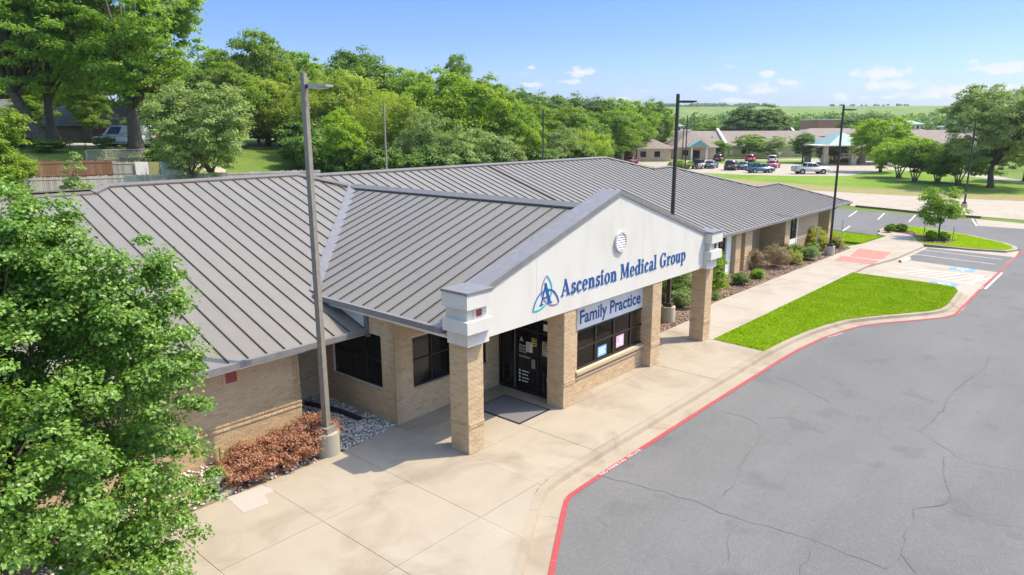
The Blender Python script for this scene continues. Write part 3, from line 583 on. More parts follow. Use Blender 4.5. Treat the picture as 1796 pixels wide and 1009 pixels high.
# vestibule: side facing left, front
wV=WL((12.37,15.4),(0,1),(-1,0)); hv=[(.60,3.06,.97,2.62)]; wall(wV,3.8,-.1,3.42,hv,indiv=200,proud=())
window(wV,.60,3.06,.97,2.62,(1.42,2.24),2,clinic,zsplit=(1.78,))
b=MB(); 
for i in range(31): wV.box(b,.56+.0817*i,.56+.0817*i+.0717,-.05,.02,.905,.965)
s=obj('window_sill',b,BRICK,clinic); s['kind']='stuff'
wF=WL((12.37,15.4),(1,0),(0,-1)); hf=[(.68,3.9,.95,2.52)]; wall(wF,4.46,-.1,3.42,hf,indiv=200)
window(wF,.68,3.9,.95,2.52,(1.48,2.29,3.1),2,clinic,zsplit=(1.80,))
b=MB()
for i in range(40): wF.box(b,.64+.0822*i,.64+.0822*i+.0722,-.05,.02,.885,.945)
s=obj('window_sill',b,BRICK,clinic); s['kind']='stuff'
# room behind the glass
b=MB(); b.box(12.62,16.6,15.66,19.0,-.05,.0); b.box(12.62,16.6,18.95,19.0,.0,3.0); b.box(16.58,16.6,15.66,18.95,0,3.); b.box(12.62,16.6,15.66,19.0,3.0,3.05); obj('interior_room',b,INTW,clinic)
# --- entrance wall facing left (glass doors)
DX=16.83; wD=WL((DX,15.4),(0,-1),(-1,0))
b=MB(); wD.box(b,0,2.62,-.2,0,2.62,3.15); obj('door_header',b,BEIGE,clinic)
fr=MB()
for u0,u1 in ((0,.06),(.70,.76),(1.66,1.72),(2.58,2.62)): wD.box(fr,u0,u1,-.1,.0,.0,2.62)
for z0,z1 in ((0,.09),(2.12,2.2),(2.56,2.62)):
    for u0,u1 in ((.06,.70),(.76,1.66),(1.72,2.58)): wD.box(fr,u0,u1,-.098,-.002,z0,z1)
ent=obj('entrance_frame',fr,FRAME,clinic)
for u0,u1 in ((.06,.70),(.76,1.66),(1.72,2.58)):
    g=MB(); wD.box(g,u0,u1,-.06,-.05,.09,2.12); obj('glass_door' if u0>.5 else 'sidelight',g,GLASSD,ent); g=MB(); wD.box(g,u0,u1,-.06,-.05,2.2,2.56); obj('transom_pane',g,GLASSD,ent)
g=MB(); wD.box(g,.72,.74,.0,.012,.1,2.12); obj('door_edge_strip',g,STEEL,ent)
g=MB(); wD.box(g,1.46,1.60,-.02,.02,.92,1.22); obj('door_pull',g,STEEL,ent)
def dtext(t,u,z,w,h,m=PAPER,n=.004): return place_text(t,w,h,m,wD.p(u,z,-.048+n),(0,-1,0),(0,0,1),'door_lettering',.0008,ent)
dtext('A',.90,1.72,.16,.16); dtext('Ascension',.88,1.56,.48,.085); dtext('Medical',.88,1.45,.36,.085); dtext('Group',.88,1.34,.30,.09); dtext('Family Medicine',.88,1.18,.46,.075)
for i in range(4):
    g=MB(); z=.72-.115*i; q=[wD.p(.90+.04*math.cos(a),z+.04*math.sin(a),-.046) for a in np.linspace(0,2*PI,13)[:-1]]; g.add(q,[tuple(range(12))[::-1]])
    for k,wd in enumerate((.30,)): wD.box(g,1.0,1.0+wd-.05*(i%2),-.049,-.046,z-.02,z+.015)
    obj('bullet_row',g,PAPER,ent)
def sheetlet(nm,u,z,w,h,m,n=.0,lines=0,lm=None):
    g=MB(); wD.box(g,u,u+w,-.05,-.044+n,z,z+h); o=obj(nm,g,m,ent)
    if lines:
        g=MB()
        for i in range(lines): zz=z+h*(1-(i+.75)/(lines+.4)); wD.box(g,u+w*.12,u+w*(.86-.12*(i%3)),-.049+n,-.041+n,zz,zz+h/(lines*2.4))
        obj('printed_lines',g,lm or FRAME,o)
sheetlet('paper_notice',1.18,1.42,.26,.34,PAPER,.004,6,STEEL); sheetlet('yellow_notice',1.42,1.66,.27,.27,YELLOW,.002,3,BLACK); sheetlet('cream_notice',1.86,1.62,.26,.28,CREAM,.002,4,BLACK); sheetlet('cream_notice',1.86,1.42,.22,.18,CREAM,.002,3,STEEL)
sheetlet('paper_notice',1.9,2.26,.16,.22,PAPER,.002); 
def swirl(u,z,w,h):
    g=MB()
    for i in range(9):
        for j in range(2): a=z+h*(1-(i+1)/9); q=random.uniform(0,.05); wD.box(g,u+q,u+w-random.uniform(0,.08),-.05,-.045,a+(.0),a+h/9*.62)
    o=obj('window_lettering_block',g,STEEL,ent); o['kind']='stuff'
swirl(.16,.28,.36,.30); swirl(.16,.62,.36,.24); swirl(1.9,.22,.36,.34); swirl(1.9,.6,.34,.26)
# --- family practice block
wP=WL((17.0,12.78),(1,0),(0,-1)); hp=[(.70,5.06,.84,2.95)]; wp=wall(wP,5.2,-.1,3.2,hp,indiv=100,proud=())
window(wP,.70,5.06,.86,2.2,(1.80,2.89,3.98),2,clinic,recess=.04,zsplit=(1.56,),glass=GLASS,fr=.07,mull=.075)
b=MB(); wP.box(b,.70,5.06,-.14,-.03,2.2,2.95); bn=obj('banner_panel',b,BANNER,clinic)
sg=thing('banner_sign','pale banner reading Family Practice over the four part window','sign',(17.7,12.75,2.2),world=True)
b=MB(); wP.box(b,.72,5.0,-.028,-.022,2.22,2.93); obj('banner_sheet',b,BANNER,sg)
place_text('Family Practice',3.7,.6,NAVY2,wP.p(.86,2.24,-.019),(1,0,0),(0,0,1),'lettering',.002,sg,bold=.022)
b=MB(); wP.box(b,.62,5.14,-.10,.10,.74,.835); obj('stone_sill',b,BRICKF,clinic)
for z0 in (.58,.67):
    b=MB(); wP.box(b,.62,5.14,-.02,.05,z0,z0+.06)
    obj('sill_course',b,BRICKF,clinic)
for u,z,w_,h_,m_,lm,nm in ((1.98,.98,.52,.36,LBLUE,PAPER,'window_poster'),(3.10,1.04,.48,.42,PINK,PAPER,'window_poster')):
    g=MB(); wP.box(g,u,u+w_,-.062,-.058,z,z+h_); o=obj(nm,g,m_,clinic); g=MB()
    for i in range(3 if m_ is LBLUE else 7):
        k=(3 if m_ is LBLUE else 7); zz=z+h_*(.82-.72*i/k) ; wP.box(g,u+(.06 if m_ is LBLUE else .22),u+w_-.05-.06*(i%2),-.059,-.055,zz-h_*.45/k,zz)
    if m_ is PINK: wP.box(g,u+.04,u+.17,-.059,-.055,z+.06,z+.16)
    obj('printed_lines',g,lm,o)
b=MB(); b.box(17.1,22.2,13.05,17.2,-.06,0); obj('interior_floor',b,INTF,clinic); b=MB(); b.box(17.1,22.2,14.95,15.0,0,3); b.box(17.05,17.1,13.05,16.6,0,3); b.box(22.2,22.25,13.05,16.6,0,3); b.box(17.05,22.25,13.05,16.7,3.,3.05); obj('interior_room',b,INTW,clinic)
b=MB(); b.box(19.2,22.0,14.2,14.8,.0,1.05); b.box(17.4,18.8,14.4,14.9,0,.75); b.box(17.6,18.6,14.9,14.94,.5,1.6); obj('reception_counter',b,INTF,clinic)
wQ=WL((22.2,12.78),(0,1),(1,0)); wall(wQ,4.7,-.1,3.2)
wD2=WL((DX+.2,12.9),(0,1),(-1,0)); 
# --- brick columns
def column(x0,x1,y0,y1,z1,indiv,nm='brick_column',proud=(11,12)):
    b=MB(); b.box(x0,x1,y0,y1,-.1,z1); o=obj(nm,b,MORTAR,clinic); e=.008
    bricks(WL((x0,y0),(1,0),(0,-1)),x1-x0,0,z1,(),indiv[0],o,proud,ext=e); bricks(WL((x0,y0),(0,1),(-1,0)),y1-y0,0,z1,(),indiv[1],o,proud)
    bricks(WL((x1,y0),(0,1),(1,0)),y1-y0,0,z1,(),0,o,proud); bricks(WL((x0,y1),(1,0),(0,1)),x1-x0,0,z1,(),0,o,proud); return o
column(12.36,12.93,12.41,13.08,3.2,(150,150)); column(16.52,17.08,12.41,13.05,3.2,(120,120)); column(21.74,22.36,12.41,13.02,3.2,(60,40)); column(25.90,26.46,12.41,13.02,3.2,(80,80))
# --- right wing front
wE=WL((22.3,17.45),(1,0),(0,-1)); he=[(14.5,16.35,.0,2.5)]; wall(wE,18.2,-.1,2.75,he,bm=BRICKF)
window(wE,14.5,16.35,.05,2.5,(15.1,15.7),2,clinic,zsplit=(2.0,),recess=.03)
b=MB(); wE.box(b,16.4,17.05,-.05,.06,-.05,2.55); obj('white_panel',b,WHITE,clinic)
def pil(x0,x1,y0,y1): return column(x0,x1,y0,y1,2.72,(0,0),'brick_pilaster',(11,13))
pil(39.45,40.15,17.15,17.9); pil(40.75,41.75,17.15,18.3)
wG=WL((41.7,18.9),(1,0),(0,-1)); wall(wG,6.0,-.1,3.0,bm=BRICKF)
pil(47.3,48.15,17.2,19.1)
wH=WL((48.15,17.35),(1,0),(0,-1)); wall(wH,6.0,-.1,2.75,[(.1,1.75,0,2.5)],proud=(11,13),bm=BRICKF)
window(wH,.1,1.6,.95,2.5,(.85,),2,clinic,zsplit=(1.85,),recess=.02); b=MB(); wH.box(b,.1,1.62,-.06,.0,-.05,.94); wH.box(b,1.63,1.78,-.06,.03,-.05,2.5); obj('white_panel',b,WHITE,clinic)
for u in (1.2,3.0):
    b=MB(); wG.box(b,u,u+.28,0,.03,2.25,2.6); obj('wall_vent',b,BRICKF,clinic)
b=MB(); wG.box(b,1.4,1.62,0,.14,.75,.9); obj('hose_bib',b,FRAME,clinic)
wI=WL((54.15,17.35),(0,1),(1,0)); wall(wI,8,-.1,2.75,bm=BRICKF)
column(56.2,57.1,17.2,18.2,2.72,(0,0),'brick_column',(11,13))
b=MB(); b.box(57.3,57.42,17.25,17.4,-.05,2.3); b.tube([(57.36,17.32,2.25),(58.6,17.05,2.62)],.06,6); obj('downspout',b,TRIM,clinic)
# --- back and ends of the shell
b=MB(); b.box(-9,54,38.9,39.1,-.1,2.7); b.box(53.95,54.1,25.4,38.9,-.1,2.7); b.box(-9.0,-8.8,17.25,38.9,-.1,2.7); obj('rear_wall',b,BRICKF,clinic)
# ------------------------------------------------------------------ roofs
def zw(x,y): return 2.70+(y-16.7)/3
def zr(x,y): return 2.665+(y-16.85)/3
GR,GZ,GS=19.4,6.0,.35
def zl(x,y): return GZ-(GR-x)*GS
def zg(x,y): return GZ-(x-GR)*GS
VY=lambda x:16.7+3*(zl(x,0)-2.70)
wing=[(-11,16.7),(12.35,16.7),(12.35,VY(12.35)),(19.1,VY(19.1)),(18.6,26.9),(17.6,28.2),(9.65,28.2),(9.0,27.66),(-11,27.66)]
main=[(25.9,16.85),(59.9,16.85),(55.95,21.3),(51.8,21.25),(46.9,25.9),(44.4,25.8),(42.0,28.2),(17.6,28.2),(18.6,26.9),(19.4,26.75),(26.65,19.2)]
gabL=[(12.15,13.05),(19.4,13.05),(19.4,26.7),(12.15,VY(12.15)-.05)]
gabR=[(19.4,13.05),(26.65,13.05),(26.65,19.2),(19.4,26.7)]
def roof(name,poly,zf,along,start,pitch,heavy=()):
    b=MB(); b.prism(poly,lambda x,y:zf(x,y)-.16,lambda x,y:zf(x,y)-.012); o=obj(name,b,TRIM,clinic); k=0
    lo=min(p[along] for p in poly); hi=max(p[along] for p in poly); c=start
    while c>lo: c-=pitch
    while c<hi:
        q=cell(poly,c,c+pitch,-1e4,1e4) if along==0 else cell(poly,-1e4,1e4,c,c+pitch)
        if len(q)>2 and area(q)>.01: b=MB(); b.prism(q,lambda x,y:zf(x,y)-.01,zf); obj('roof_panel',b,ROOF,o)
        h=.038 if k not in heavy else .07; wd=.014 if k not in heavy else .045
        q=cell(poly,c-wd,c+wd,-1e4,1e4) if along==0 else cell(poly,-1e4,1e4,c-wd,c+wd)
        if len(q)>2 and area(q)>.004: b=MB(); b.prism(q,lambda x,y:zf(x,y)-.004,lambda x,y:zf(x,y)+h); obj('standing_seam',b,SEAM,o)
        c+=pitch; k+=1
    return o
rw=roof('wing_roof',wing,zw,0,6.52,.53); rm=roof('main_roof',main,zr,0,37.75,.53,heavy=(24,)); rl=roof('gable_roof',gabL,zl,1,13.7,.57)
b=MB(); b.prism(gabR,lambda x,y:zg(x,y)-.16,zg); obj('gable_roof',b,ROOF,clinic)
b=MB(); b.prism([(-11,27.66),(9,27.66),(9.65,28.2),(42,28.2),(44.4,30.6),(54.5,39.7),(-11,39.7)],lambda x,y:6.5-(y-28.2)/3-.16,lambda x,y:6.5-max(0,(y-28.2))/3-.02); b.prism([(42,28.2),(44.4,25.8),(46.9,25.9),(51.8,21.25),(55.95,21.3),(59.9,16.85),(59.9,40),(54.5,39.7)],lambda x,y:min(zr(0,y) if y<28 else 9,6.45-(x-42)/4.6)-.2,lambda x,y:min(zr(0,y) if y<28 else 9,6.45-(x-42)/4.6)-.03); obj('rear_roof',b,ROOF,clinic)
def cap(name,A,B,w,drop,th=.05,mat=None,par=None):
    A=Vector(A); B=Vector(B); d=(B-A); n=Vector((d.y,-d.x,0)).normalized()*w; b=MB(); vs=[]
    for P in (A,B): vs+=[P-n-Vector((0,0,drop)),P+Vector((0,0,th)),P+n-Vector((0,0,drop)),P+n-Vector((0,0,drop+.05)),P-n-Vector((0,0,drop+.05))]
    b.add(vs,[(0,1,6,5),(1,2,7,6),(2,3,8,7),(3,4,9,8),(4,0,5,9),(0,4,3,2,1),(5,6,7,8,9)]); return obj(name,b,mat or TRIM,par or clinic)
cap('ridge_cap',(-11,27.7,zw(0,27.66)+.03),(9.05,27.7,zw(0,27.66)+.03),.2,.03); cap('ridge_cap',(9.0,27.66,zw(0,27.66)+.05),(9.7,28.2,zw(0,28.2)+.05),.2,.03); cap('ridge_cap',(9.6,28.2,zw(0,28.2)+.04),(17.7,28.2,zw(0,28.2)+.04),.2,.03)
cap('hip_cap',(17.6,28.2,zw(0,28.2)+.05),(19.1,26.55,zw(0,26.55)+.12),.2,.04); cap('ridge_cap',(17.9,28.2,zr(0,28.2)+.04),(42,28.2,zr(0,28.2)+.04),.2,.03)
MP=[(42.0,28.2),(44.4,25.8),(46.9,25.9),(51.8,21.25),(55.95,21.3),(59.9,16.85)]
for p,q in zip(MP[:-1],MP[1:]): cap('hip_cap',(*p,zr(*p)+.05),(*q,zr(*q)+.05),.16,.02)
cap('ridge_cap',(GR,13.05,GZ+.05),(GR,26.6,GZ+.05),.32,.08)
v0,v1=(12.2,VY(12.2)),(19.2,VY(19.2)); b=MB(); b.add([(v0[0],v0[1]-.25,zl(v0[0],0)+.02),(v0[0]-.05,v0[1]+.2,zw(0,v0[1]+.2)+.03),(v1[0]-.05,v1[1]+.2,zw(0,v1[1]+.2)+.03),(v1[0]+.1,v1[1]-.2,zl(v1[0],0)+.03)],[(0,3,2,1)]); obj('valley_flashing',b,GUT,clinic)
# gutters and fascias, in lengths
def gut(name,A,B,d,h,nrm,seg=3.6):
    A=Vector(A); B=Vector(B); L=(B-A).length; k=max(1,round(L/seg)); n=Vector(nrm)
    for i in range(k):
        p=A+(B-A)*(i/k); q=A+(B-A)*((i+1)/k)-(B-A).normalized()*.012; b=MB(); v=[p,q,q+n*d,p+n*d]; 
        if (q-p).cross(n).z<0: v=v[::-1]
        b.hexa([(x.x,x.y,x.z-h) for x in v],[(x.x,x.y,x.z) for x in v]); obj(name,b,GUT,clinic)
gut('gutter',(-11,16.7,2.74),(12.34,16.7,2.74),.13,.15,(0,-1,0)); gut('gutter',(26.6,16.85,2.70),(60.0,16.85,2.70),.13,.15,(0,-1,0)); gut('gutter',(12.15,13.1,3.50),(12.15,18.9,3.50),.13,.16,(-1,0,0))
b=MB(); b.box(-10.9,10.3,16.72,17.22,2.5,2.56); b.box(10.3,12.36,16.72,19.1,2.52,2.58); obj('soffit',b,WHITE,clinic); b=MB(); b.box(26.7,59.6,16.87,19.3,2.58,2.62); obj('soffit',b,BEIGE,clinic)
b=MB(); b.box(12.2,12.36,13.1,19.0,3.2,3.34); obj('soffit_board',b,WHITE,clinic)
b=MB(); b.box(12.42,12.6,13.0,15.38,3.10,3.3); obj('beam_board',b,WHITE,clinic)
# white triangle of siding above the wing roof
b=MB(); b.add([(12.345,16.72,2.73),(12.345,18.7,zw(0,18.7)),(12.345,18.7,3.36),(12.345,16.72,3.36),(12.36,16.72,2.73),(12.36,18.7,zw(0,18.7)),(12.36,18.7,3.36),(12.36,16.72,3.36)],[(0,3,2,1),(4,5,6,7),(0,1,5,4),(1,2,6,5),(2,3,7,6),(3,0,4,7)]); obj('siding_triangle',b,STUCCO,clinic)
b=MB(); b.box(12.30,12.42,16.52,16.68,2.5,3.36); obj('corner_trim',b,TRIM,clinic)
b=MB(); b.box(12.96,26.4,13.05,15.38,3.04,3.10); b.box(22.4,26.4,15.38,17.4,3.04,3.1); obj('porch_ceiling',b,BEIGE,clinic)
# --- entrance gable
gp=[(12.36,3.13),(26.46,3.13),(26.46,4.22),(19.4,6.5),(12.36,4.22)]
b=MB()
for xa,xb in ((0,15.146),(15.154,20.896),(20.904,99)):
    q=cell(gp,xa,xb,-99,99); b.prismY(q,12.38,13.0)
fas=obj('gable_front',b,STUCCO,clinic)
for sgn in (-1,1):
    b=MB(); xe=GR+sgn*6.55; ze=6.54-6.55*.325
    for y0,y1,t0,t1 in ((12.34,13.12,0,.06),(12.335,12.375,-.09,0.0)):
        P=[(GR,6.54),(xe,ze)]; b.prismY([(P[0][0],P[0][1]+t0),(P[1][0],P[1][1]+t0),(P[1][0],P[1][1]+t1),(P[0][0],P[0][1]+t1)],y0,y1)
    obj('rake_coping',b,GUT,clinic)
def pier(x0,x1,sx):
    p=obj('gable_pier',MB().box(x0+.14 if sx<0 else x0,x1 if sx<0 else x1-.14,12.2,12.95,3.10,3.47),STUCCO,clinic)
    obj('pier_ledge',MB().box(x0,x1,12.06,12.98,3.47,3.80),STUCCO,p); obj('pier_neck',MB().box(x0+.12,x1-.1,12.19,12.95,3.80,4.12),STUCCO,p); obj('pier_block',MB().box(x0,x1,12.06,12.98,4.12,4.50),STUCCO,p)
    obj('pier_cap',MB().box(x0-.02,x1+.02,12.04,13.0,4.50,4.57),GUT,p); xc=(x0+x1)/2+.06
    obj('tile_frame',MB().box(xc-.19,xc+.19,12.165,12.195,3.83,4.09),STUCCO,p); obj('red_tile',MB().box(xc-.1,xc+.1,12.155,12.18,3.87,4.05),REDT if sx<0 else FRAME,p)
pier(12.03,12.97,-1); pier(25.5,26.44,1)
# round louvred vent
vt=MB(); cxv,czv,rv=19.42,4.94,.34; N=28
ring=[(cxv+r*math.cos(2*PI*i/N),y,czv+r*math.sin(2*PI*i/N)) for r,y in ((rv,12.38),(rv,12.30),(rv-.06,12.30),(rv-.06,12.40)) for i in range(N)]
vt.add(ring,[(k*N+i,k*N+(i+1)%N,(k+1)*N+(i+1)%N,(k+1)*N+i) for k in range(3) for i in range(N)]); vo=obj('round_vent',vt,STUCCO,clinic)
b=MB(); b.add([(cxv+.29*math.cos(2*PI*i/N),12.374,czv+.29*math.sin(2*PI*i/N)) for i in range(N)],[tuple(range(N))]); obj('vent_backing',b,FRAME,vo)
for i in range(7):
    z=czv-.24+.08*i; hw=math.sqrt(max(.001,.285**2-(z+.02-czv)**2)); b=MB(); b.hexa([(cxv-hw,12.312,z-.012),(cxv+hw,12.312,z-.012),(cxv+hw,12.322,z-.012),(cxv-hw,12.322,z-.012)],[(cxv-hw,12.36,z+.045),(cxv+hw,12.36,z+.045),(cxv+hw,12.37,z+.045),(cxv-hw,12.37,z+.045)]); obj('louvre_slat',b,WHITE,vo)
# light on the recess wall
b=MB(); b.box(10.42,10.5,17.7,17.85,2.2,2.34); b.cyl(10.56,17.78,2.12,2.25,.06,10); obj('security_light',b,WHITE,clinic)
# ------------------------------------------------------------------ facade sign: serif letters and knot emblem
sign=thing('facade_sign','blue raised letters reading Ascension Medical Group with a knot emblem on the gable','sign',(19.4,12.38,3.6),world=True)
def ringp(cx,cy,rx,ry,tx,ty,a0,a1,n=18):
    o=[]
    for i in range(n):
        a,c=rad(a0+(a1-a0)*i/n),rad(a0+(a1-a0)*(i+1)/n); o.append([(cx+rx*math.cos(a),cy+ry*math.sin(a)),(cx+rx*math.cos(c),cy+ry*math.sin(c)),(cx+(rx-tx)*math.cos(c),cy+(ry-ty)*math.sin(c)),(cx+(rx-tx)*math.cos(a),cy+(ry-ty)*math.sin(a))])
    return o
def bar(x0,x1,y0,y1): return [[(x0,y0),(x1,y0),(x1,y1),(x0,y1)]]
def slant(x0,x1,w,y0,y1): return [[(x0,y0),(x0+w,y0),(x1+w,y1),(x1,y1)]]
sf=.055
def glyph(ch):
    if ch=='A': return slant(.05,.40,.075,.04,1)+[[(.33,1.02),(.47,1.02),(.83,.04),(.63,.04)]]+bar(.19,.64,.30,.355)+bar(-.03,.24,0,sf)+bar(.53,.93,0,sf),.93
    if ch=='M': return bar(.10,.165,.04,.96)+[[(.08,1),(.29,1),(.56,.06),(.47,.06)]]+slant(.49,.80,.07,.06,1)+bar(.80,.99,.04,1)+bar(0,.27,0,sf)+bar(.70,1.09,0,sf)+bar(0,.2,.95,1)+bar(.9,1.09,.95,1),1.12
    if ch=='G': return ringp(.46,.5,.44,.53,.19,.065,48,312)+bar(.62,.80,.06,.42)+bar(.52,.90,.40,.455)+bar(.70,.755,.70,.99),.95
    if ch=='s': return ringp(.25,.505,.19,.175,.115,.06,20,270)+ringp(.25,.185,.21,.205,.12,.065,90,-160)+bar(.37,.42,.48,.66)+bar(.05,.1,.01,.2),.5
    if ch=='c': return ringp(.30,.33,.28,.355,.155,.055,40,320)+ringp(.42,.54,.085,.085,.08,.08,0,360,10),.56
    if ch=='e': return ringp(.30,.33,.28,.355,.15,.055,0,318)+bar(.13,.58,.325,.38),.60
    if ch=='o': return ringp(.32,.33,.31,.355,.16,.055,0,360,24),.66
    if ch in 'nu' or ch in 'ir':
        s=bar(.10,.27,.03,.64)+bar(.01,.2,.61,.66)
        if ch=='i': return s+bar(.01,.37,0,sf)+ringp(.185,.86,.11,.115,.11,.115,0,360,12),.40
        if ch=='r': return s+bar(.01,.40,0,sf)+ringp(.40,.45,.19,.23,.1,.07,60,170,8)+ringp(.46,.57,.085,.09,.085,.09,0,360,10),.56
        if ch=='n': return s+bar(.01,.36,0,sf)+ringp(.39,.42,.25,.265,.165,.08,0,165,10)+bar(.475,.64,.03,.42)+bar(.40,.72,0,sf),.75
        if ch=='u': return bar(.09,.26,.22,.63)+bar(0,.26,.61,.66)+ringp(.34,.24,.25,.265,.165,.08,180,330,10)+bar(.48,.65,.03,.63)+bar(.40,.65,.61,.66)+bar(.48,.74,0,sf),.76
    if ch=='d': return ringp(.31,.32,.29,.345,.155,.055,20,340)+bar(.47,.63,.03,1.02)+bar(.36,.63,.98,1.03)+bar(.47,.72,0,sf),.74
    if ch=='a': return bar(.36,.52,.08,.47)+ringp(.30,.45,.22,.235,.14,.06,0,160,10)+ringp(.25,.18,.22,.2,.14,.055,40,340)+bar(.44,.62,0,.09),.62
    if ch=='l': return bar(.10,.27,.03,1.02)+bar(.0,.27,.98,1.03)+bar(.01,.37,0,sf),.40
    if ch=='p': return bar(.10,.26,-.26,.63)+bar(0,.26,.61,.66)+bar(.0,.37,-.30,-.245)+ringp(.40,.33,.29,.345,.155,.055,-160,160),.74
    return [],.34
txt='Ascension Medical Group'; tot=sum(glyph(c)[1]+.055 for c in txt); SX=7.72/tot; SY=.50; x=0
for c in txt:
    ps,wd=glyph(c)
    if ps:
        b=MB()
        for i,p in enumerate(ps): b.prismY([(16.30+(x+q[0])*SX,3.66+q[1]*SY) for q in p],12.38-.02-.0003*(i+1),12.384)
        obj('letter',b,NAVY,sign)
    x+=wd+.055
# knot emblem: three interlaced pointed loops
def ribbon(pts,wd,y,mat,k):
    P=[Vector((p[0],p[1])) for p in pts]; b=MB(); n=len(P); a=[];c=[]
    for i in range(n):
        t=(P[min(i+1,n-1)]-P[max(i-1,0)]).normalized(); m=Vector((-t.y,t.x))*wd/2*(1 if 0<i<n-1 else .5); a.append(P[i]+m); c.append(P[i]-m)
    vs=[(q.x,y,q.y) for q in a]+[(q.x,y,q.y) for q in c]+[(q.x,12.382,q.y) for q in a]+[(q.x,12.382,q.y) for q in c]
    fs=[]
    for i in range(n-1): fs+= [(i,i+1,n+i+1,n+i),(2*n+i,2*n+i+1,i+1,i),(n+i,n+i+1,3*n+i+1,3*n+i)]
    b.add(vs,fs); return obj('emblem_ribbon',b,mat,sign)
ex,ez=15.60,3.81
def bez(p0,p1,p2,p3,n=14): return [tuple((1-t)**3*a+3*(1-t)**2*t*b_+3*(1-t)*t*t*c+t**3*d for a,b_,c,d in zip(p0,p1,p2,p3)) for t in [i/n for i in range(n+1)]]
top,bl_,br_=(0,.60),(-.62,-.36),(.58,-.30); 
def E_(pts): return [(ex+p[0],ez+p[1]) for p in pts]
ribbon(E_(bez(top,(-.34,.30),(-.30,-.05),(.08,-.24))),.055,12.3710,PURP,0); ribbon(E_(bez(top,(.34,.30),(.30,-.05),(-.02,-.24))),.055,12.3690,TEALC,0)
ribbon(E_(bez((-.02,-.24),(-.2,-.36),(-.4,-.38),bl_)),.05,12.3700,TEALC,0); ribbon(E_(bez(bl_,(-.52,.02),(-.25,.20),(.02,.16))),.05,12.3680,BLUEL,0)
ribbon(E_(bez((.08,-.24),(.25,-.36),(.5,-.36),br_)),.05,12.3670,PURP,0); ribbon(E_(bez(br_,(.5,-.02),(.27,.20),(.02,.16))),.05,12.3660,NAVY,0)
ps,wd=glyph('A'); b=MB()
for i,p in enumerate(ps): b.prismY([(ex-.30+q[0]*.60,ez-.24+q[1]*.62) for q in p],12.362-.0003*i,12.384)
obj('letter',b,NAVY,sign)
# ------------------------------------------------------------------ foliage
def unit(n):
    v=rng.normal(size=(n,3)); return v/np.linalg.norm(v,axis=1,keepdims=True)
def leaves(pos,nrm,L,Wd,fold=.25):
    n=len(pos); nrm=nrm/np.maximum(np.linalg.norm(nrm,axis=1,keepdims=True),1e-6); t=np.cross(nrm,unit(n)); t/=np.maximum(np.linalg.norm(t,axis=1,keepdims=True),1e-6); s=np.cross(nrm,t)
    L=L*rng.uniform(.65,1.3,(n,1)); Wd=Wd*rng.uniform(.7,1.25,(n,1)); up=nrm*Wd*fold
    v=np.stack([pos-t*L/2,pos+s*Wd/2+up-t*L*.08,pos+t*L/2,pos-s*Wd/2+up-t*L*.08],1).reshape(-1,3)
    f=np.arange(n)[:,None,None]*4+np.array([(0,1,2),(0,2,3)])[None]; return v,f.reshape(-1,3)
def lobes_pts(lobes,n,lo=.5,pw=.6):
    lb=np.array(lobes,float); w_=(lb[:,3]*lb[:,4]*lb[:,5])**(2/3); k=rng.choice(len(lb),n,p=w_/w_.sum()); d=unit(n); r=lo+(1-lo)*rng.uniform(0,1,n)**pw
    return lb[k,:3]+d*r[:,None]*lb[k,3:6],d
def crown(name,lobes,ncl,per,rc,L,Wd,mat,lo=.5,droop=0,keep=None,up=.45,flat=.75):
    c,d=lobes_pts(lobes,ncl,lo); rcs=rc*rng.uniform(.55,1.35,ncl); k=np.repeat(np.arange(ncl),per); n=len(k)
    e=unit(n); e[:,2]=np.where(e[:,2]<-.3,-e[:,2]*.6,e[:,2]); r=rng.uniform(0,1,n)**.55; off=e*(r*rcs[k])[:,None]; off[:,2]*=flat
    if droop: off[:,2]-=droop*rcs[k]*rng.uniform(0,1,n)**2
    p=c[k]+off; nr=e*.55+d[k]*.35+np.array([0,0,up])+rng.normal(size=(n,3))*.42
    if keep is not None: q=keep(p); p=p[q]; nr=nr[q]
    v,f=leaves(p,nr,L,Wd); return npmesh(name,v,3,mat,faces=f),c
def trunk(name,h,r,targets,mat,lean=(0,0),fork=.45,stems=1,n=7):
    b=MB()
    for s in range(stems):
        a=2*PI*s/max(1,stems)+.5; sp=0 if stems==1 else r*1.6; bx,by=sp*math.cos(a),sp*math.sin(a); tip=Vector((lean[0]+bx*3.5,lean[1]+by*3.5,h*fork)); rr=r if stems==1 else r*.55
        mid=Vector((bx,by,0)).lerp(tip,.5)+Vector((random.gauss(0,r*.4),random.gauss(0,r*.4),0)); b.tube([(bx,by,-.4),(bx*1.05,by*1.05,.15*h*fork),mid,tip],[rr*1.5,rr*1.05,rr*.85,rr*.62],n)
        for t in targets[s::stems]:
            t=Vector(t); st_=mid.lerp(tip,random.uniform(.3,1)); m2=st_.lerp(t,.5)+Vector((0,0,(t-st_).length*.08)); b.tube([st_,m2,st_.lerp(t,.93)],[rr*.38,rr*.2,rr*.06],5)
    return b.mesh(name,mat,True)
def tree(name,label,cat,loc,lobes,ncl,per,rc,L,Wd,mat,h,r,bark=BARK,group=None,nlimb=14,stems=1,fork=.45,lean=(0,0),lo=.5,droop=0,keep=None,sc=None,rz=0,up=.45,pname='crown'):
    t=thing(name,label,cat,loc,rz,group,sc=sc); me,c=crown(pname,lobes,ncl,per,rc,L,Wd,mat,lo,droop,keep,up); o=link(pname,me,t)
    idx=rng.choice(len(c),min(nlimb,len(c)),replace=False); link('trunk',trunk('trunk',h,r,[c[i] for i in idx],bark,lean,fork,stems),t); return t
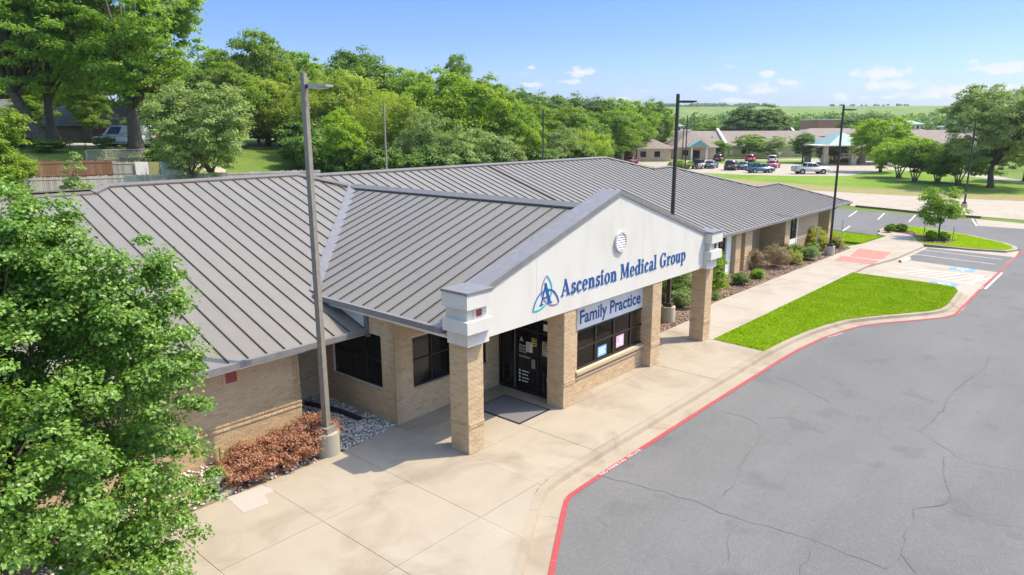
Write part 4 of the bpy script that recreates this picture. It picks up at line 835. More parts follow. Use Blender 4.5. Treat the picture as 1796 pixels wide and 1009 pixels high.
def nlobes(n,R,H,z0,big=.55,seed=0):
    """several overlapping lobes that make an uneven crown of radius R and height H starting at z0"""
    q=random.Random(seed); o=[(0,0,z0+H*.52,R*.72,R*.72,H*.46)]
    for i in range(n):
        a=2*PI*i/n+q.uniform(-.4,.4); e=q.uniform(-.5,.9); rr=R*q.uniform(.32,big); o.append((R*.62*math.cos(a)*math.cos(e),R*.62*math.sin(a)*math.cos(e),z0+H*(.5+.38*math.sin(e)),rr,rr,rr*q.uniform(.75,1.1)*min(1,H/R/1.2)))
    return o
WG='trees of the wood behind the clinic'
PROTO={}
def proto(key,*a,**k): PROTO[key]=dict(a=a,k=k,root=None)
PDEF={
'broad':dict(lobes=nlobes(9,5,9.5,2.5,seed=1),ncl=210,per=72,rc=1.05,L=.36,Wd=.23,mat=LF_MID,h=11,r=.32),
'dark':dict(lobes=nlobes(8,4.6,10,2.0,seed=2),ncl=230,per=70,rc=.9,L=.32,Wd=.2,mat=LF_DARK,h=11,r=.3),
'willow':dict(lobes=nlobes(8,5,10,1.0,seed=3),ncl=260,per=64,rc=.95,L=.42,Wd=.12,mat=LF_YEL,h=11,r=.28,droop=.9),
'bright':dict(lobes=nlobes(8,4.6,9,2.2,seed=4),ncl=190,per=70,rc=1.0,L=.36,Wd=.24,mat=LF_BRIGHT,h=10.5,r=.26),
'grey':dict(lobes=nlobes(9,4.8,8.6,.8,seed=5),ncl=260,per=64,rc=.85,L=.30,Wd=.17,mat=LF_GREY,h=9,r=.25),
'dome':dict(lobes=[(0,0,5.2,4.6,4.6,5.4),(2.2,1,6,2.6,2.6,3.6),(-2.2,-.8,5.6,2.7,2.7,3.8),(.5,-2.4,4.6,2.6,2.4,3.8),(-.6,2,7,2.4,2.4,3)],ncl=620,per=80,rc=.62,L=.27,Wd=.17,mat=LF_DARK,h=8,r=.3,lo=.62),
'under':dict(lobes=nlobes(7,3.4,4.4,.1,seed=6),ncl=150,per=66,rc=.75,L=.34,Wd=.24,mat=LF_DARK,h=4,r=.14)}
PSZ={'broad':(5,12),'dark':(4.6,12),'willow':(5,11.2),'bright':(4.6,11.3),'grey':(4.8,9.6),'under':(3.4,4.6),'dome':(4.9,10.9)}
PN={'broad':('broadleaf_tree','tree'),'dark':('dark_tree','tree'),'willow':('feathery_tree','tree'),'bright':('bright_tree','tree'),'grey':('silvery_tree','tree'),'under':('understory_shrub','shrub'),'dome':('dome_tree','tree')}
GL={'broad':'mid green broadleaf tree standing in the wood behind the clinic roof','dark':'dark green round crowned tree standing in the wood behind the clinic roof','willow':'feathery yellow green tree standing in the wood behind the clinic roof','bright':'bright green tree standing in the wood behind the clinic roof','grey':'silvery grey green bushy tree standing in the wood behind the clinic roof','under':'low dark leafy shrub along the front foot of the wood behind the clinic roof'}
GG={'broad':'broadleaf trees in the wood','dark':'dark trees in the wood','willow':'feathery yellow green trees in the wood','bright':'bright green trees in the wood','grey':'silvery bushy trees in the wood','under':'shrubs along the foot of the wood'}
def plant(key,u,vt,hw,D,label=None,group=None,zb=None):
    x,y,zt=AT(D,u,vt); z=float(T(x,y)) if zb is None else zb; R,H=PSZ[key]; sz=max(.25,(zt-z)/H); sx=hw*D/FPX/R*1.12; rz=random.uniform(0,6.28)
    if group is None: group=GG[key] if label is None else 'none'
    if label is None: label=GL[key]
    if key not in PROTO:
        d=PDEF[key]; PROTO[key]=tree(PN[key][0],label,PN[key][1],(x,y,z),group=group,sc=(sx,sx,sz),rz=rz,**d); o=PROTO[key]
    else: o=dup(PROTO[key],(x,y,z),rz,label,group,(sx,sx,sz))
    if group=='none' and 'group' in o: del o['group']
    return o
WOOD=[('dark',630,80,60,128,'tall dark round crown rising highest in the middle of the wood'),('broad',455,58,58,112,'tall tree beside the bare grey tree at the left end of the wood'),
('willow',485,124,66,108,None),('willow',560,120,52,100,None),('willow',625,112,66,104,None),('willow',680,155,64,90,'big feathery yellow green tree behind the thin grey light pole'),('bright',598,188,36,80,'small yellow green tree just right of the near light pole'),
('bright',768,118,52,102,None),('bright',820,140,56,98,None),('bright',860,130,42,110,None),('broad',800,97,30,122,'thin tall sprouting tree poking above the bright green crowns'),('broad',735,128,50,122,None),('broad',555,112,52,125,None),('broad',700,120,50,128,None),
('grey',735,192,44,84,None),('grey',790,222,46,82,None),('grey',850,228,52,86,None),('broad',900,182,48,102,None),('grey',880,240,42,88,None),('bright',928,222,24,93,'bright green bush shaped tree left of the second thin pole'),
('grey',975,222,40,100,None),('willow',1035,218,36,108,None),('willow',1000,232,34,104,None),('broad',985,190,46,118,None),('broad',1060,196,44,140,None),('broad',940,185,44,130,None),
('dark',912,152,44,160,None),('dark',955,160,42,165,None),('dark',1003,162,46,170,None),('dark',1048,168,40,172,None),('broad',1085,174,40,172,None),('broad',1122,178,36,184,None),('dark',1146,172,26,196,None),('broad',1160,188,26,200,None),('broad',1090,196,36,160,None),('broad',1118,205,30,172,None),
('broad',875,150,42,128,None),('broad',520,92,48,122,None),('broad',400,112,55,100,None),('broad',380,88,60,110,None),('dark',770,165,50,118,None),('dark',505,150,50,114,None),('dark',850,180,50,112,None),('dark',660,170,50,110,None),('dark',1020,195,40,132,None),
('under',540,236,40,90,None),('under',560,246,44,84,None),('under',610,256,44,82,None),('under',655,262,44,80,None),('under',710,266,40,80,None),('under',760,262,42,82,None),('under',815,262,42,84,None),('under',880,262,42,88,None),('under',940,258,42,94,None),('under',1000,252,40,104,None),('under',1045,250,32,112,None),('under',470,205,50,112,None),('under',540,215,46,95,None),
('broad',-20,60,70,104,'tree behind the house at the far left edge'),('broad',75,80,60,112,'tree behind the far left trunks'),('broad',50,168,40,84,'leafy tree hiding the house at the far left'),('broad',150,160,30,88,'leafy tree between the pecan trunks'),('dark',200,110,60,108,'dark tree behind the white van'),('dark',285,90,60,100,'dark tree behind the silvery tree'),('dark',330,120,50,96,'dark tree between the silvery tree and the wood'),('broad',140,150,50,104,'tree behind the wire fence'),('broad',30,150,50,108,'tree behind the grey roofed house'),('under',340,205,50,90,'dark thicket behind the silvery tree'),('under',270,215,50,92,'dark thicket right of the white van'),
('dome',1330,181,54,250,'huge dense dark round tree standing behind the far shingled roof'),('dark',1525,198,44,262,'wide dark tree behind the teal roofed entrance'),('broad',1238,215,22,250,None),('dark',1152,206,14,236,None)]
ORD='first second third fourth fifth sixth seventh eighth ninth tenth eleventh twelfth thirteenth fourteenth fifteenth sixteenth seventeenth eighteenth nineteenth twentieth'.split()
KP_={'broad':'green broadleaf trees','dark':'dark round trees','willow':'feathery yellow green trees','bright':'bright green trees','grey':'silvery bushy trees','under':'low dark leafy shrubs'}
def wood_label(k,u,D):
    us=sorted((a[1],a[4]) for a in WOOD if a[0]==k and a[5] is None and a[1]<=1180 and not (a[1]>1140 and a[4]>220)); i=us.index((u,D))
    for lim,pl_ in ((500,'left of the near light pole'),(560,'behind the near light pole'),(640,'right of the near light pole'),(710,'behind the thin grey pole'),(800,'right of the thin grey pole'),(900,'between the two thin poles'),(1000,'behind the thin dark pole'),(1100,'right of the thin dark pole'),(9999,'at the right end of the wood')):
        if u<lim: break
    return '%s from the left of the %s, %s'%(ORD[i],KP_[k],pl_)
for k,u,vt,hw,D,lab in WOOD:
    if u>1180 or (u>1140 and D>220): plant(k,u,vt,hw,D,lab or ('small tree behind the far shingled roof left of the huge round tree' if k=='broad' else 'small dark tree behind the left end of the far shingled roof'),None,zb=-.1)
    else: plant(k,u,vt,hw,D,lab or wood_label(k,u,D),GG[k] if not lab else None)
# bare grey tree
b=MB(); rb=random.Random(5)
def branch(p,d,l,r,k):
    q=p+d*l; b.tube([p,p.lerp(q,.5)+Vector((rb.gauss(0,l*.05),rb.gauss(0,l*.05),0)),q],[r,r*.8,r*.6],4)
    if k:
        for _ in range(3 if k>1 else 4): branch(p.lerp(q,rb.uniform(.55,1)),(d+Vector((rb.gauss(0,.5),rb.gauss(0,.5),rb.gauss(.1,.3)))).normalized(),l*.66,r*.55,k-1)
branch(Vector((0,0,0)),Vector((0,0,1)),6,.28,4); x,y,zt=AT(114,440,75); z=float(T(x,y))
t=thing('bare_tree','leafless grey tree at the left end of the wood','tree',(x,y,z),sc=1.02*(zt-z)/14.); obj('trunk',b,BARKP,t)
x,y,zt=AT(96,402,72); z=float(T(x,y)); dup(t,(x,y,z),1.9,'thin leafless grey tree poking above the big left trees',sc=(zt-z)/15.5)
# dead brush and rust coloured shrub at the foot of the wood
x,y,zt=AT(76,614,280); tree('rust_shrub','rust orange shrub peeking over the roof ridge by the near light pole','shrub',(x,y,T(x,y)),[(0,0,.8,.8,.8,.9)],40,60,.35,.16,.1,LF_RUST,1.2,.05)
for u in (622,644): x,y,zt=AT(76,u,272); tree('dead_stalk',('bare brown stalk beside the rust orange shrub' if u<630 else 'bare brown stalk left of the thin grey pole'),'shrub',(x,y,T(x,y)),[(0,0,1.5,.25,.25,1.6)],40,26,.2,.14,.03,LF_TAN,2.6,.05)
# big trees on the left
x,y,_=AT(72,72,255); tree('pecan_tree','huge pecan like tree with leaning trunk at the far left','tree',(x,y,T(x,y)),nlobes(13,8.3,17,2.9,.5,seed=11),460,84,1.15,.42,.2,LF_PECAN,14,.62,lean=(-1.6,2.0),nlimb=26,fork=.5)
x,y,_=AT(74,238,255); tree('pecan_tree','huge spreading tree whose dark trunk stands right of the white van','tree',(x,y,T(x,y)),nlobes(14,8.2,17.5,2.7,.5,seed=12),480,84,1.1,.42,.2,LF_PECAN,14,.68,nlimb=26,fork=.42)
x,y,_=AT(75,97,255); tree('pecan_tree','second trunk just right of the leaning trunk at the far left','tree',(x,y,T(x,y)),nlobes(9,6,15,3,.5,seed=13),220,84,1.1,.42,.2,LF_PECAN,13,.5,nlimb=14,fork=.5)
x,y,_=AT(92,150,220); tree('shade_tree','tree behind the white van filling the gap between the pecan trunks','tree',(x,y,T(x,y)),nlobes(11,9,15,3,.5,seed=21),330,80,1.3,.45,.24,LF_BRIGHT,13,.4)
x,y,_=AT(66,352,300); tree('olive_tree','wide silvery green tree leaning over the painted fence panels','tree',(x,y,T(x,y)-.2),nlobes(10,5.2,10.6,.4,.5,seed=14),420,74,.72,.26,.14,LF_GREY,9,.35,nlimb=24,fork=.3,stems=2)
x,y,_=AT(55,5,335); tree('bushy_tree','bright leafy tree at the left edge in front of the grey picket fence','tree',(x,y,T(x,y)),nlobes(8,2.8,7.6,.3,.55,seed=15),190,74,.6,.24,.13,LF_BRIGHT,7,.16,nlimb=12)
x,y,_=AT(56,132,330); tree('cedar_sapling','slim pale green sapling in front of the weathered fence','sapling',(x,y,T(x,y)),[(0,0,1.6,1.25,1.25,1.3),(0,0,3.0,.75,.75,1.3),(.2,0,4.0,.4,.4,.9)],80,60,.36,.2,.07,LF_GREY,4.2,.07,nlimb=16,fork=.8)
for u,vt,hw,D,lab in ((85,272,30,68,'dark bush on the terrace below the leaning trunk'),(30,270,30,70,'dark bush at the left end of the terrace'),(300,262,34,72,'dark bush on the terrace below the silvery tree'),(180,246,16,73,'small dark bush in front of the white van')): plant('under',u,vt,hw,D,lab,None)
# --- foreground pear tree
def keep_pear(p):
    return ~((p[:,1]+14.3>16.45)&(p[:,2]<zw(0,p[:,1]+14.3)+.05)) & (p[:,2]>.25)
PX,PY=2.35,14.2
def RL(D,u,v,r,s=1.): x,y,z=AT(D,u,v); return (x-PX,y-PY,z,r,r,r*s)
pl=[(0,0,4.0,2.9,2.9,2.9),(1.9,.6,4.3,1.5,1.5,1.45),(1.75,1.1,5.2,1.15,1.0,.95),(.2,.6,6.1,1.6,1.3,1.1),(-1.5,0,6.6,1.7,1.5,1.3),(2.5,.9,4.6,1.0,.8,.8),(2.0,-.2,3.3,1.2,1.2,1.2),(1.6,-1.6,2.2,1.6,1.6,1.5),(.4,-2.2,3.2,1.6,1.6,1.8),(.2,1.3,6.1,1.3,1.3,1.2),(-1.3,.2,6.0,1.6,1.6,1.5),(1.55,1.3,5.6,.6,.6,.75),(2.2,1.15,5.5,.32,.32,.8),(-2.0,-1.5,3.6,1.9,1.9,2.2),RL(11.9,205,520,1.05),RL(11.8,235,570,.95),RL(11.8,100,470,.95),RL(11.8,50,445,1.0),RL(12.0,-20,430,1.2),RL(11.6,275,640,.75),RL(11.2,295,745,.55),RL(11.9,268,488,.33,1.7),RL(11.5,140,500,.8),(.9,-2.5,1.2,1.4,1.3,1.0),(1.55,-.9,1.5,.85,.85,.9),(.2,.4,5.2,1.9,1.9,1.6)]
tree('pear_tree','large round ornamental tree with glossy leaves filling the lower left corner','tree',(PX,PY,0),pl,1500,155,.34,.08,.058,LF_PEAR,4.6,.14,nlimb=60,fork=.5,lo=.34,keep=keep_pear,up=.5)
# --- shrubs
def shrub(name,label,x,y,r,h,mat,n=60,per=60,L=.07,Wd=.04,group=None,z=0,cat='shrub',rc=.3,up=.45,lob=None):
    return tree(name,label,cat,(x,y,z),lob or [(0,0,h*.5,r*.75,r*.75,h*.42),(r*.35,r*.1,h*.42,r*.5,r*.5,h*.36),(-r*.3,r*.25,h*.45,r*.5,r*.5,h*.38),(0,-r*.35,h*.38,r*.5,r*.5,h*.33)],n,per,r*rc,L,Wd,mat,h*.7,.03,nlimb=16,stems=3,fork=.5,group=group,up=up,pname='foliage')
hl=[]; 
for i in range(9):
    s=i/8; hl.append((-1.2+2.5*s,(.2 if i%2 else -.12)+.12*s,(.34+.15*s)+random.uniform(-.05,.07),random.uniform(.45,.68),random.uniform(.42,.6),(.34+.16*s)*random.uniform(.75,1.25)))
shrub('red_hedge','rust red leafy hedge along the left brick wall beside the light pole base',8.72,15.72,1,1,LF_RED,420,90,.066,.03,lob=hl,rc=.22)
SH=[('tall_bush','tall bright green bush just right of the last portico column',33.9,16.0,1.05,2.75,LF_BRIGHT,130,70,.10,.06),('dark_bush','dark green bush behind the second light pole base',31.4,16.6,1.1,1.7,LF_DARK,90,60,.10,.06),('leafy_bush','leafy bush between the two right portico columns by the bed edge',30.3,15.8,.75,1.0,LF_GREY,80,50,.09,.05),
('tufted_plant','dark green tufted plant nearest the walkway in the right bed',37.0,15.7,.62,.72,LF_DARK,60,70,.16,.02),('tufted_plant','smaller green tufted plant left of the dry grass bush',39.2,15.65,.5,.6,LF_MID,50,70,.16,.02),
('dry_bush','reddish brown dry bush against the recessed brick wall',41.8,16.9,.9,1.35,LF_TAN,90,60,.16,.015),('dry_bush','tall straw coloured dry bush in the middle of the right bed',43.1,16.1,1.0,1.55,LF_TAN,110,60,.18,.015),('gold_bush','gold flecked brown bush by the brick pilaster',44.9,15.75,.75,1.0,LF_GOLD,70,60,.09,.04),('olive_bush','rounded olive bush near the white panel door',47.0,15.45,.75,.95,LF_GREY,80,60,.08,.045),
('dark_bush','low dark green bush under the white panel',47.3,16.6,.9,.9,LF_DARK,80,60,.1,.06),('dark_bush','small dark bush left of the first sign post',48.9,16.0,.55,.7,LF_DARK,50,60,.1,.06),('dark_bush','small dark bush right of the first sign post',50.2,16.3,.55,.7,LF_MID,50,60,.1,.06),
('gold_bush','yellow green bush left of the third light pole base',51.3,16.2,.75,1.1,LF_GOLD,80,60,.10,.055),('gold_bush','yellow green bush behind the third light pole',52.6,16.9,.9,1.6,LF_GOLD,90,60,.10,.055),('gold_bush','yellow green bush right of the third light pole by the second sign post',53.0,15.6,.6,1.0,LF_GOLD,70,60,.10,.055),('grey_plant','small grey leaved plant at the foot of the tall bright bush',32.9,15.3,.5,.45,LF_GREY,40,50,.07,.03)]
for a in SH: shrub(*a)
BX=[(63.7,14.75,.36,.6),(64.6,14.75,.34,.6),(65.0,14.2,.36,.62),(64.55,13.9,.4,.66),(60.6,11.1,.42,.68),(61.7,11.3,.42,.66),(61.2,10.35,.45,.72)]
bl=['clipped round bush nearest the walkway corner of the island','clipped round bush behind the one at the walkway corner','clipped round bush in the back of the pair left of the young tree','clipped round bush in front of the pair left of the young tree','leftmost of three clipped round bushes under the young tree','rear of three clipped round bushes under the young tree','rightmost of three clipped round bushes under the young tree']
for (x,y,r,h),la in zip(BX,bl): tree('clipped_bush',la,'bush',(x,y,.03),[(0,0,h*.5,r*.85,r*.85,h*.44)],120,60,.1,.06,.04,LF_MID,.4,.03,nlimb=6,group='clipped round bushes on the island',lo=.75,pname='foliage')
tree('young_tree','young staked tree standing on the teardrop island','tree',(62.9,11.0,.03),nlobes(8,1.75,3.3,.8,.55,seed=31),110,60,.45,.2,.09,LF_MID,2.6,.07,nlimb=12,fork=.6)
for i,(x,y) in enumerate(((62.2,11.9),(63.3,10.1))): b=MB(); b.tube([(0,0,-.05),(.02,0,.85)],.03,6); link('tree_stake',b.mesh('tree_stake',BARKP),None,None,('wooden tree stake left of the young trunk','wooden tree stake right of the young trunk')[i],'stake',loc=(x,y,.03))
# trees on the right verge
x,y=G(1544,301); tree('shade_tree','bright rounded tree at the car park end of the right verge','tree',(x,y,-.1),nlobes(11,6.0,9.8,.9,.5,seed=41),330,72,.95,.34,.22,LF_BRIGHT,9,.28,nlimb=16)
for (u,v),lab,sd,R,H in (((1576,311),'crepe myrtle right beside the bright rounded tree',42,3.6,6.2),((1604,317),'thin crepe myrtle in the middle of the verge row',43,2.9,5.4),((1644,319),'crepe myrtle next to the biggest tree on the verge',44,3.9,5.8),((1680,322),'crepe myrtle half hidden by the biggest tree on the verge',46,3.8,5.6)):
    x,y=G(u,v); tree('crepe_myrtle',lab,'tree',(x,y,-.1),nlobes(9,R*1.32,H-.3,.9,.5,seed=sd),290,66,.75,.28,.17,LF_BRIGHT if sd==42 else LF_MID,H,.2,bark=BARKP,nlimb=14,stems=4,fork=.55,group='crepe myrtles on the verge')
x,y=G(1737,328); tree('oak_tree','biggest spreading tree at the right edge of the picture','tree',(x,y,-.1),nlobes(17,8.9,14.2,.3,.5,seed=45),800,78,.85,.30,.17,LF_GREY,12,.42,nlimb=26,fork=.35)
x,y=AT(112,1800,300)[:2]; tree('oak_tree','tree at the right edge behind the biggest spreading tree','tree',(x,y,-.1),nlobes(9,6,9.0,1.2,.5,seed=47),260,72,.85,.30,.18,LF_MID,9,.3)
# trees before the far clinic
FT=[(1096,283,262,16,'broad'),(1130,281.5,258,16,'broad'),(1262,277.5,247,21,'broad'),(1316,278,236,25,'broad'),(1357,278,239,28,'grey'),(1412,286,231,21,'dark'),(1468,286,246,28,'grey'),(1075,285,258,14,'bright')]
FL=['tree by the left end of the far clinic beside the white pickup','multi stemmed small tree left of the near pole in front of the far clinic','small round tree before the far clinic window','round tree before the far clinic right of the cream gable wall','pale round tree before the far clinic over the white suv','slim dark tree by the teal entrance canopy','pale round tree before the teal entrance canopy','bright bush peeking over the roof at the left end of the far clinic']
for (u,vb,vt,hw,k),la in zip(FT,FL):
    x,y=G(u,vb,-.1); D=x*sy_+y*cy_; plant(k,u,vt,hw,D,la,None,zb=-.1)
# belts of distant trees
def belt(name,label,cat,Ls,D0,D1,h,n,per,sz,mat,zf=None):
    L=rng.uniform(Ls[0],Ls[1],n); D=rng.uniform(D0,D1,n); x=sy_*D+cy_*L; y=cy_*D-sy_*L; z=T(x,y); hh=h*rng.uniform(.55,1.15,n); k=np.repeat(np.arange(n),per); m=len(k)
    e=unit(m); e[:,2]=np.abs(e[:,2])*.9-.1*rng.uniform(0,1,m); R=hh*.52; p=np.stack([x[k],y[k],z[k]+hh[k]*.42],1)+e*np.stack([R[k],R[k],hh[k]*.6],1)*rng.uniform(.6,1,(m,1)); nr=e+rng.normal(size=(m,3))*.5+np.array([0,0,.3])
    v,f=leaves(p,nr,sz,sz*.7); return link(name,npmesh(name,v,3,mat,faces=f),None,'stuff',label,cat)
belt('distant_wood','far belt of dark trees crossing below the green embankment','wood',(40,440),395,470,14.5,280,110,2.3,LF_DARK)
belt('distant_wood','scattered far trees at the foot of the green embankment','wood',(90,600),520,640,12,170,90,2.6,LF_MID)
belt('distant_wood','bluish line of trees along the far hilltop','wood',(310,560),1590,1640,13,170,46,5.5,LF_DARK)
belt('distant_hedge','thin line of bushes on top of the green embankment','hedge',(560,700),1275,1290,4,26,30,3,LF_DARK)
# ------------------------------------------------------------------ poles and street furniture
def pole(name,label,x,y,bh,h,mat,ang,base=True,arm=.85,w0=.13,w1=.09,group=None,z=0):
    t=thing(name,label,'light pole',(x,y,z),ang,group)
    if base: b=MB(); b.cyl(0,0,-.2,bh,.32,56); o=obj('concrete_base',b,POUR,t); b=MB(); b.box(-.19,.19,-.19,.19,bh,bh+.16); obj('base_cover',b,mat,t)
    b=MB(); b.hexa([(-w0/2,-w0/2,bh),(w0/2,-w0/2,bh),(w0/2,w0/2,bh),(-w0/2,w0/2,bh)],[(-w1/2,-w1/2,h),(w1/2,-w1/2,h),(w1/2,w1/2,h),(-w1/2,w1/2,h)]); obj('pole_shaft',b,mat,t)
    if arm:
        b=MB(); b.box(w1/2,.28,-.035,.035,h-.36,h-.27); o=obj('arm',b,BRONZE,t); b=MB(); b.hexa([(.26,-.15,h-.37),(.26+arm*.62,-.13,h-.345),(.26+arm*.62,.13,h-.345),(.26,.15,h-.37)],[(.26,-.15,h-.27),(.26+arm*.62,-.13,h-.29),(.26+arm*.62,.13,h-.29),(.26,.15,h-.27)]); hd=obj('lamp_head',b,BRONZE if mat is BRONZE else STEEL,t)
        b=MB(); b.box(.34,.26+arm*.5,-.1,.1,h-.376,h-.362); obj('led_lens',b,PAPER,hd)
    return t
A0=-PI/2
pole('light_pole','tall taupe square light pole on a round concrete base beside the red hedge',9.97,15.40,.62,9.87,TAUPE,A0+.25,w0=.16,w1=.12)
pole('light_pole','dark bronze light pole rising behind the white gable',27.66,14.99,.72,9.90,BRONZE,A0+.2,w0=.16,w1=.12)
pole('light_pole','dark bronze light pole at the far end of the right planting bed',49.80,15.02,.6,9.89,BRONZE,A0+.2,w0=.15,w1=.12)
x,y,z=AT(62,673,182); pole('light_pole','thin grey light pole standing behind the ridge before the feathery trees',x,y,.6,z,TAUPE,PI/2+.3,w0=.14,w1=.11,arm=.0)
x,y,z=AT(84,953,192); pole('light_pole','thin dark light pole standing behind the ridge farther right',x,y,.6,z,BRONZE,PI/2+.3,w0=.15,w1=.12,arm=0)
x,y=G(1691,362); pole('light_pole','slim dark pole between the young tree and the biggest verge tree',x,y,.3,9.2,BRONZE,A0,w0=.17,w1=.14,arm=.0)
for (u,v,vt),la in (((1201,302,203),'dark pole in the far car park nearest the grass verge'),((1196,287,226),'shorter double headed lamp post by the far car park hedge')):
    x,y=G(u,v,-.1); D=x*sy_+y*cy_; z=AT(D,u,vt)[2]; p=pole('light_pole',la,x,y,.3,z,BRONZE,-YAW,w0=.2,w1=.16,arm=0 if vt==203 else 1.6)
x,y,z=AT(330,1218,203); pole('utility_pole','wooden utility pole with a crossarm beyond the far roof',x,y,0,z,BARK,-YAW,base=False,arm=0,w0=.5,w1=.4); b=MB(); b.box(-2.4,2.4,-.1,.1,0,.3); link('crossarm',b.mesh('crossarm',BARK),C.objects[bpy.context.scene.objects[-1].name] if 0 else [o for o in C.objects if o.name.startswith('utility_pole')][0],loc=(0,0,z-1.2))
def signpost(x,y,h,label):
    t=thing('sign_post',label,'sign post',(x,y,0),rad(28)); b=MB(); b.box(-.025,.025,-.02,.02,-.1,h); obj('post',b,STEEL,t); b=MB(); b.box(-.02,.27,-.035,-.022,h-.5,h); pn=obj('sign_panel',b,WHITE,t); b=MB(); b.box(.03,.22,-.04,-.036,h-.3,h-.06); obj('sign_symbol',b,BPAINT,pn)
signpost(46.81,14.95,2.2,'white and blue sign on a thin post by the brick wall with stone bands'); signpost(52.05,15.0,2.2,'white and blue sign on a thin post right of the third light pole')
t=thing('wheel_stop','white concrete wheel stop at the head of the accessible bay','wheel stop',(51.5,10.75,ZR+.004),-.12)
b=MB(); b.hexa([(-.85,-.09,0),(.85,-.09,0),(.85,.09,0),(-.85,.09,0)],[(-.82,-.06,.13),(.82,-.06,.13),(.82,.06,.13),(-.82,.06,.13)]); obj('stop_block',b,WPAINT,t); b=MB(); b.hexa([(-.87,-.1,.0),(-.84,-.1,0),(-.84,.1,0),(-.87,.1,0)],[(-.85,-.07,.14),(-.83,-.07,.14),(-.83,.07,.14),(-.85,.07,.14)]); obj('painted_end',b,REDP,t)
# entrance mat, floodlight, drain pipe, rod
t=thing('door_mat','large dark grey door mat lying before the glass entrance','mat',(15.5,13.65,.004)); b=MB(); b.box(-.68,.68,-.9,.9,0,.014); obj('mat_field',b,MATM,t); b=MB()
for a in ((-.74,-.68,-.96,.96),(.68,.74,-.96,.96),(-.68,.68,-.96,-.9),(-.68,.68,.9,.96)): b.box(*a,0,.01)
obj('mat_border',b,BLACK,t)
t=thing('flood_light','grey box floodlight on a concrete block at the bed edge','floodlight',(7.02,15.5,0),.35)
b=MB(); b.box(-.22,.3,-.2,.12,-.05,.07); obj('concrete_block',b,POUR,t); b=MB(); b.tube([(0,0,.05),(0,0,.3)],.035,8); obj('stem',b,STEEL,t)
b=MB(); hp_=[(-.14,.22),(.14,.22),(.17,.32),(.13,.46),(.02,.5),(-.12,.46)]; b.v=[]; n=len(hp_); b.add([(-.19,y,z) for y,z in hp_]+[(.19,y,z) for y,z in hp_],[tuple(range(n))[::-1],tuple(range(n,2*n))]+[(i,(i+1)%n,n+(i+1)%n,n+i) for i in range(n)]); obj('lamp_housing',b,STEEL,t)
b=MB(); b.box(-.16,.16,-.165,-.142,.25,.4); obj('lens',b,GLASSD,t)
t=thing('drain_pipe','black corrugated drain pipe lying on the grey gravel','pipe',(11.7,17.4,.03)); b=MB(); P=[Vector((-.25+.35*s+.12*math.sin(3*s),1.35-2.3*s,.05)) for s in np.linspace(0,1,60)]; b.tube(P,[.085 if i%2 else .07 for i in range(60)],10); obj('corrugated_tube',b,BLACK,t)
t=thing('spigot_rod','thin rusty rod sticking up by the left brick wall','rod',(7.75,17.0,0)); b=MB(); b.tube([(0,0,-.05),(0,0,.42),(.0,0,.45)],.014,6); obj('rod',b,BRONZE,t)
t=thing('hedge_stone','grey boulder half hidden in the red hedge','boulder',(8.3,16.6,.02)); b=MB(); b.hexa([(-.3,-.2,0),(.3,-.15,0),(.35,.2,0),(-.28,.22,0)],[(-.2,-.12,.3),(.2,-.1,.34),(.2,.12,.3),(-.18,.14,.27)]); obj('rock',b,STONE,t)
# ------------------------------------------------------------------ vehicles
def paint(name,c,rough=.28):
    m=NT(name); f=m.noise(2.5,4); m.col(m.ramp(f,[(.3,tuple(x*.9 for x in c)),(.7,c)])); m.b.inputs['Coat Weight'].default_value=.6; m.b.inputs['Coat Roughness'].default_value=.08; return m.set(rough,.5)
CARG=glassmat('car_glass',(.2,.22,.24),.08); TYRE=M('tyre_rubber',(.022,.022,.023),.9,.2); RIM=M('wheel_alloy',(.45,.45,.46),.35,.5,.7); LAMPR=M('tail_lamp',(.38,.02,.02),.3,.5); LAMPW=M('head_lamp',(.75,.75,.72),.2,.6); TRIMB=M('black_trim',(.03,.03,.032),.6,.3)
def bevel(me,off=.06,seg=2):
    bm=bmesh.new(); bm.from_mesh(me); bmesh.ops.recalc_face_normals(bm,faces=bm.faces); e=[x for x in bm.edges if len(x.link_faces)==2 and x.calc_face_angle(0)>.35]; bmesh.ops.bevel(bm,geom=e,offset=off,segments=seg,affect='EDGES',clamp_overlap=True); bm.to_mesh(me); bm.free(); me.polygons.foreach_set('use_smooth',[True]*len(me.polygons)); return me
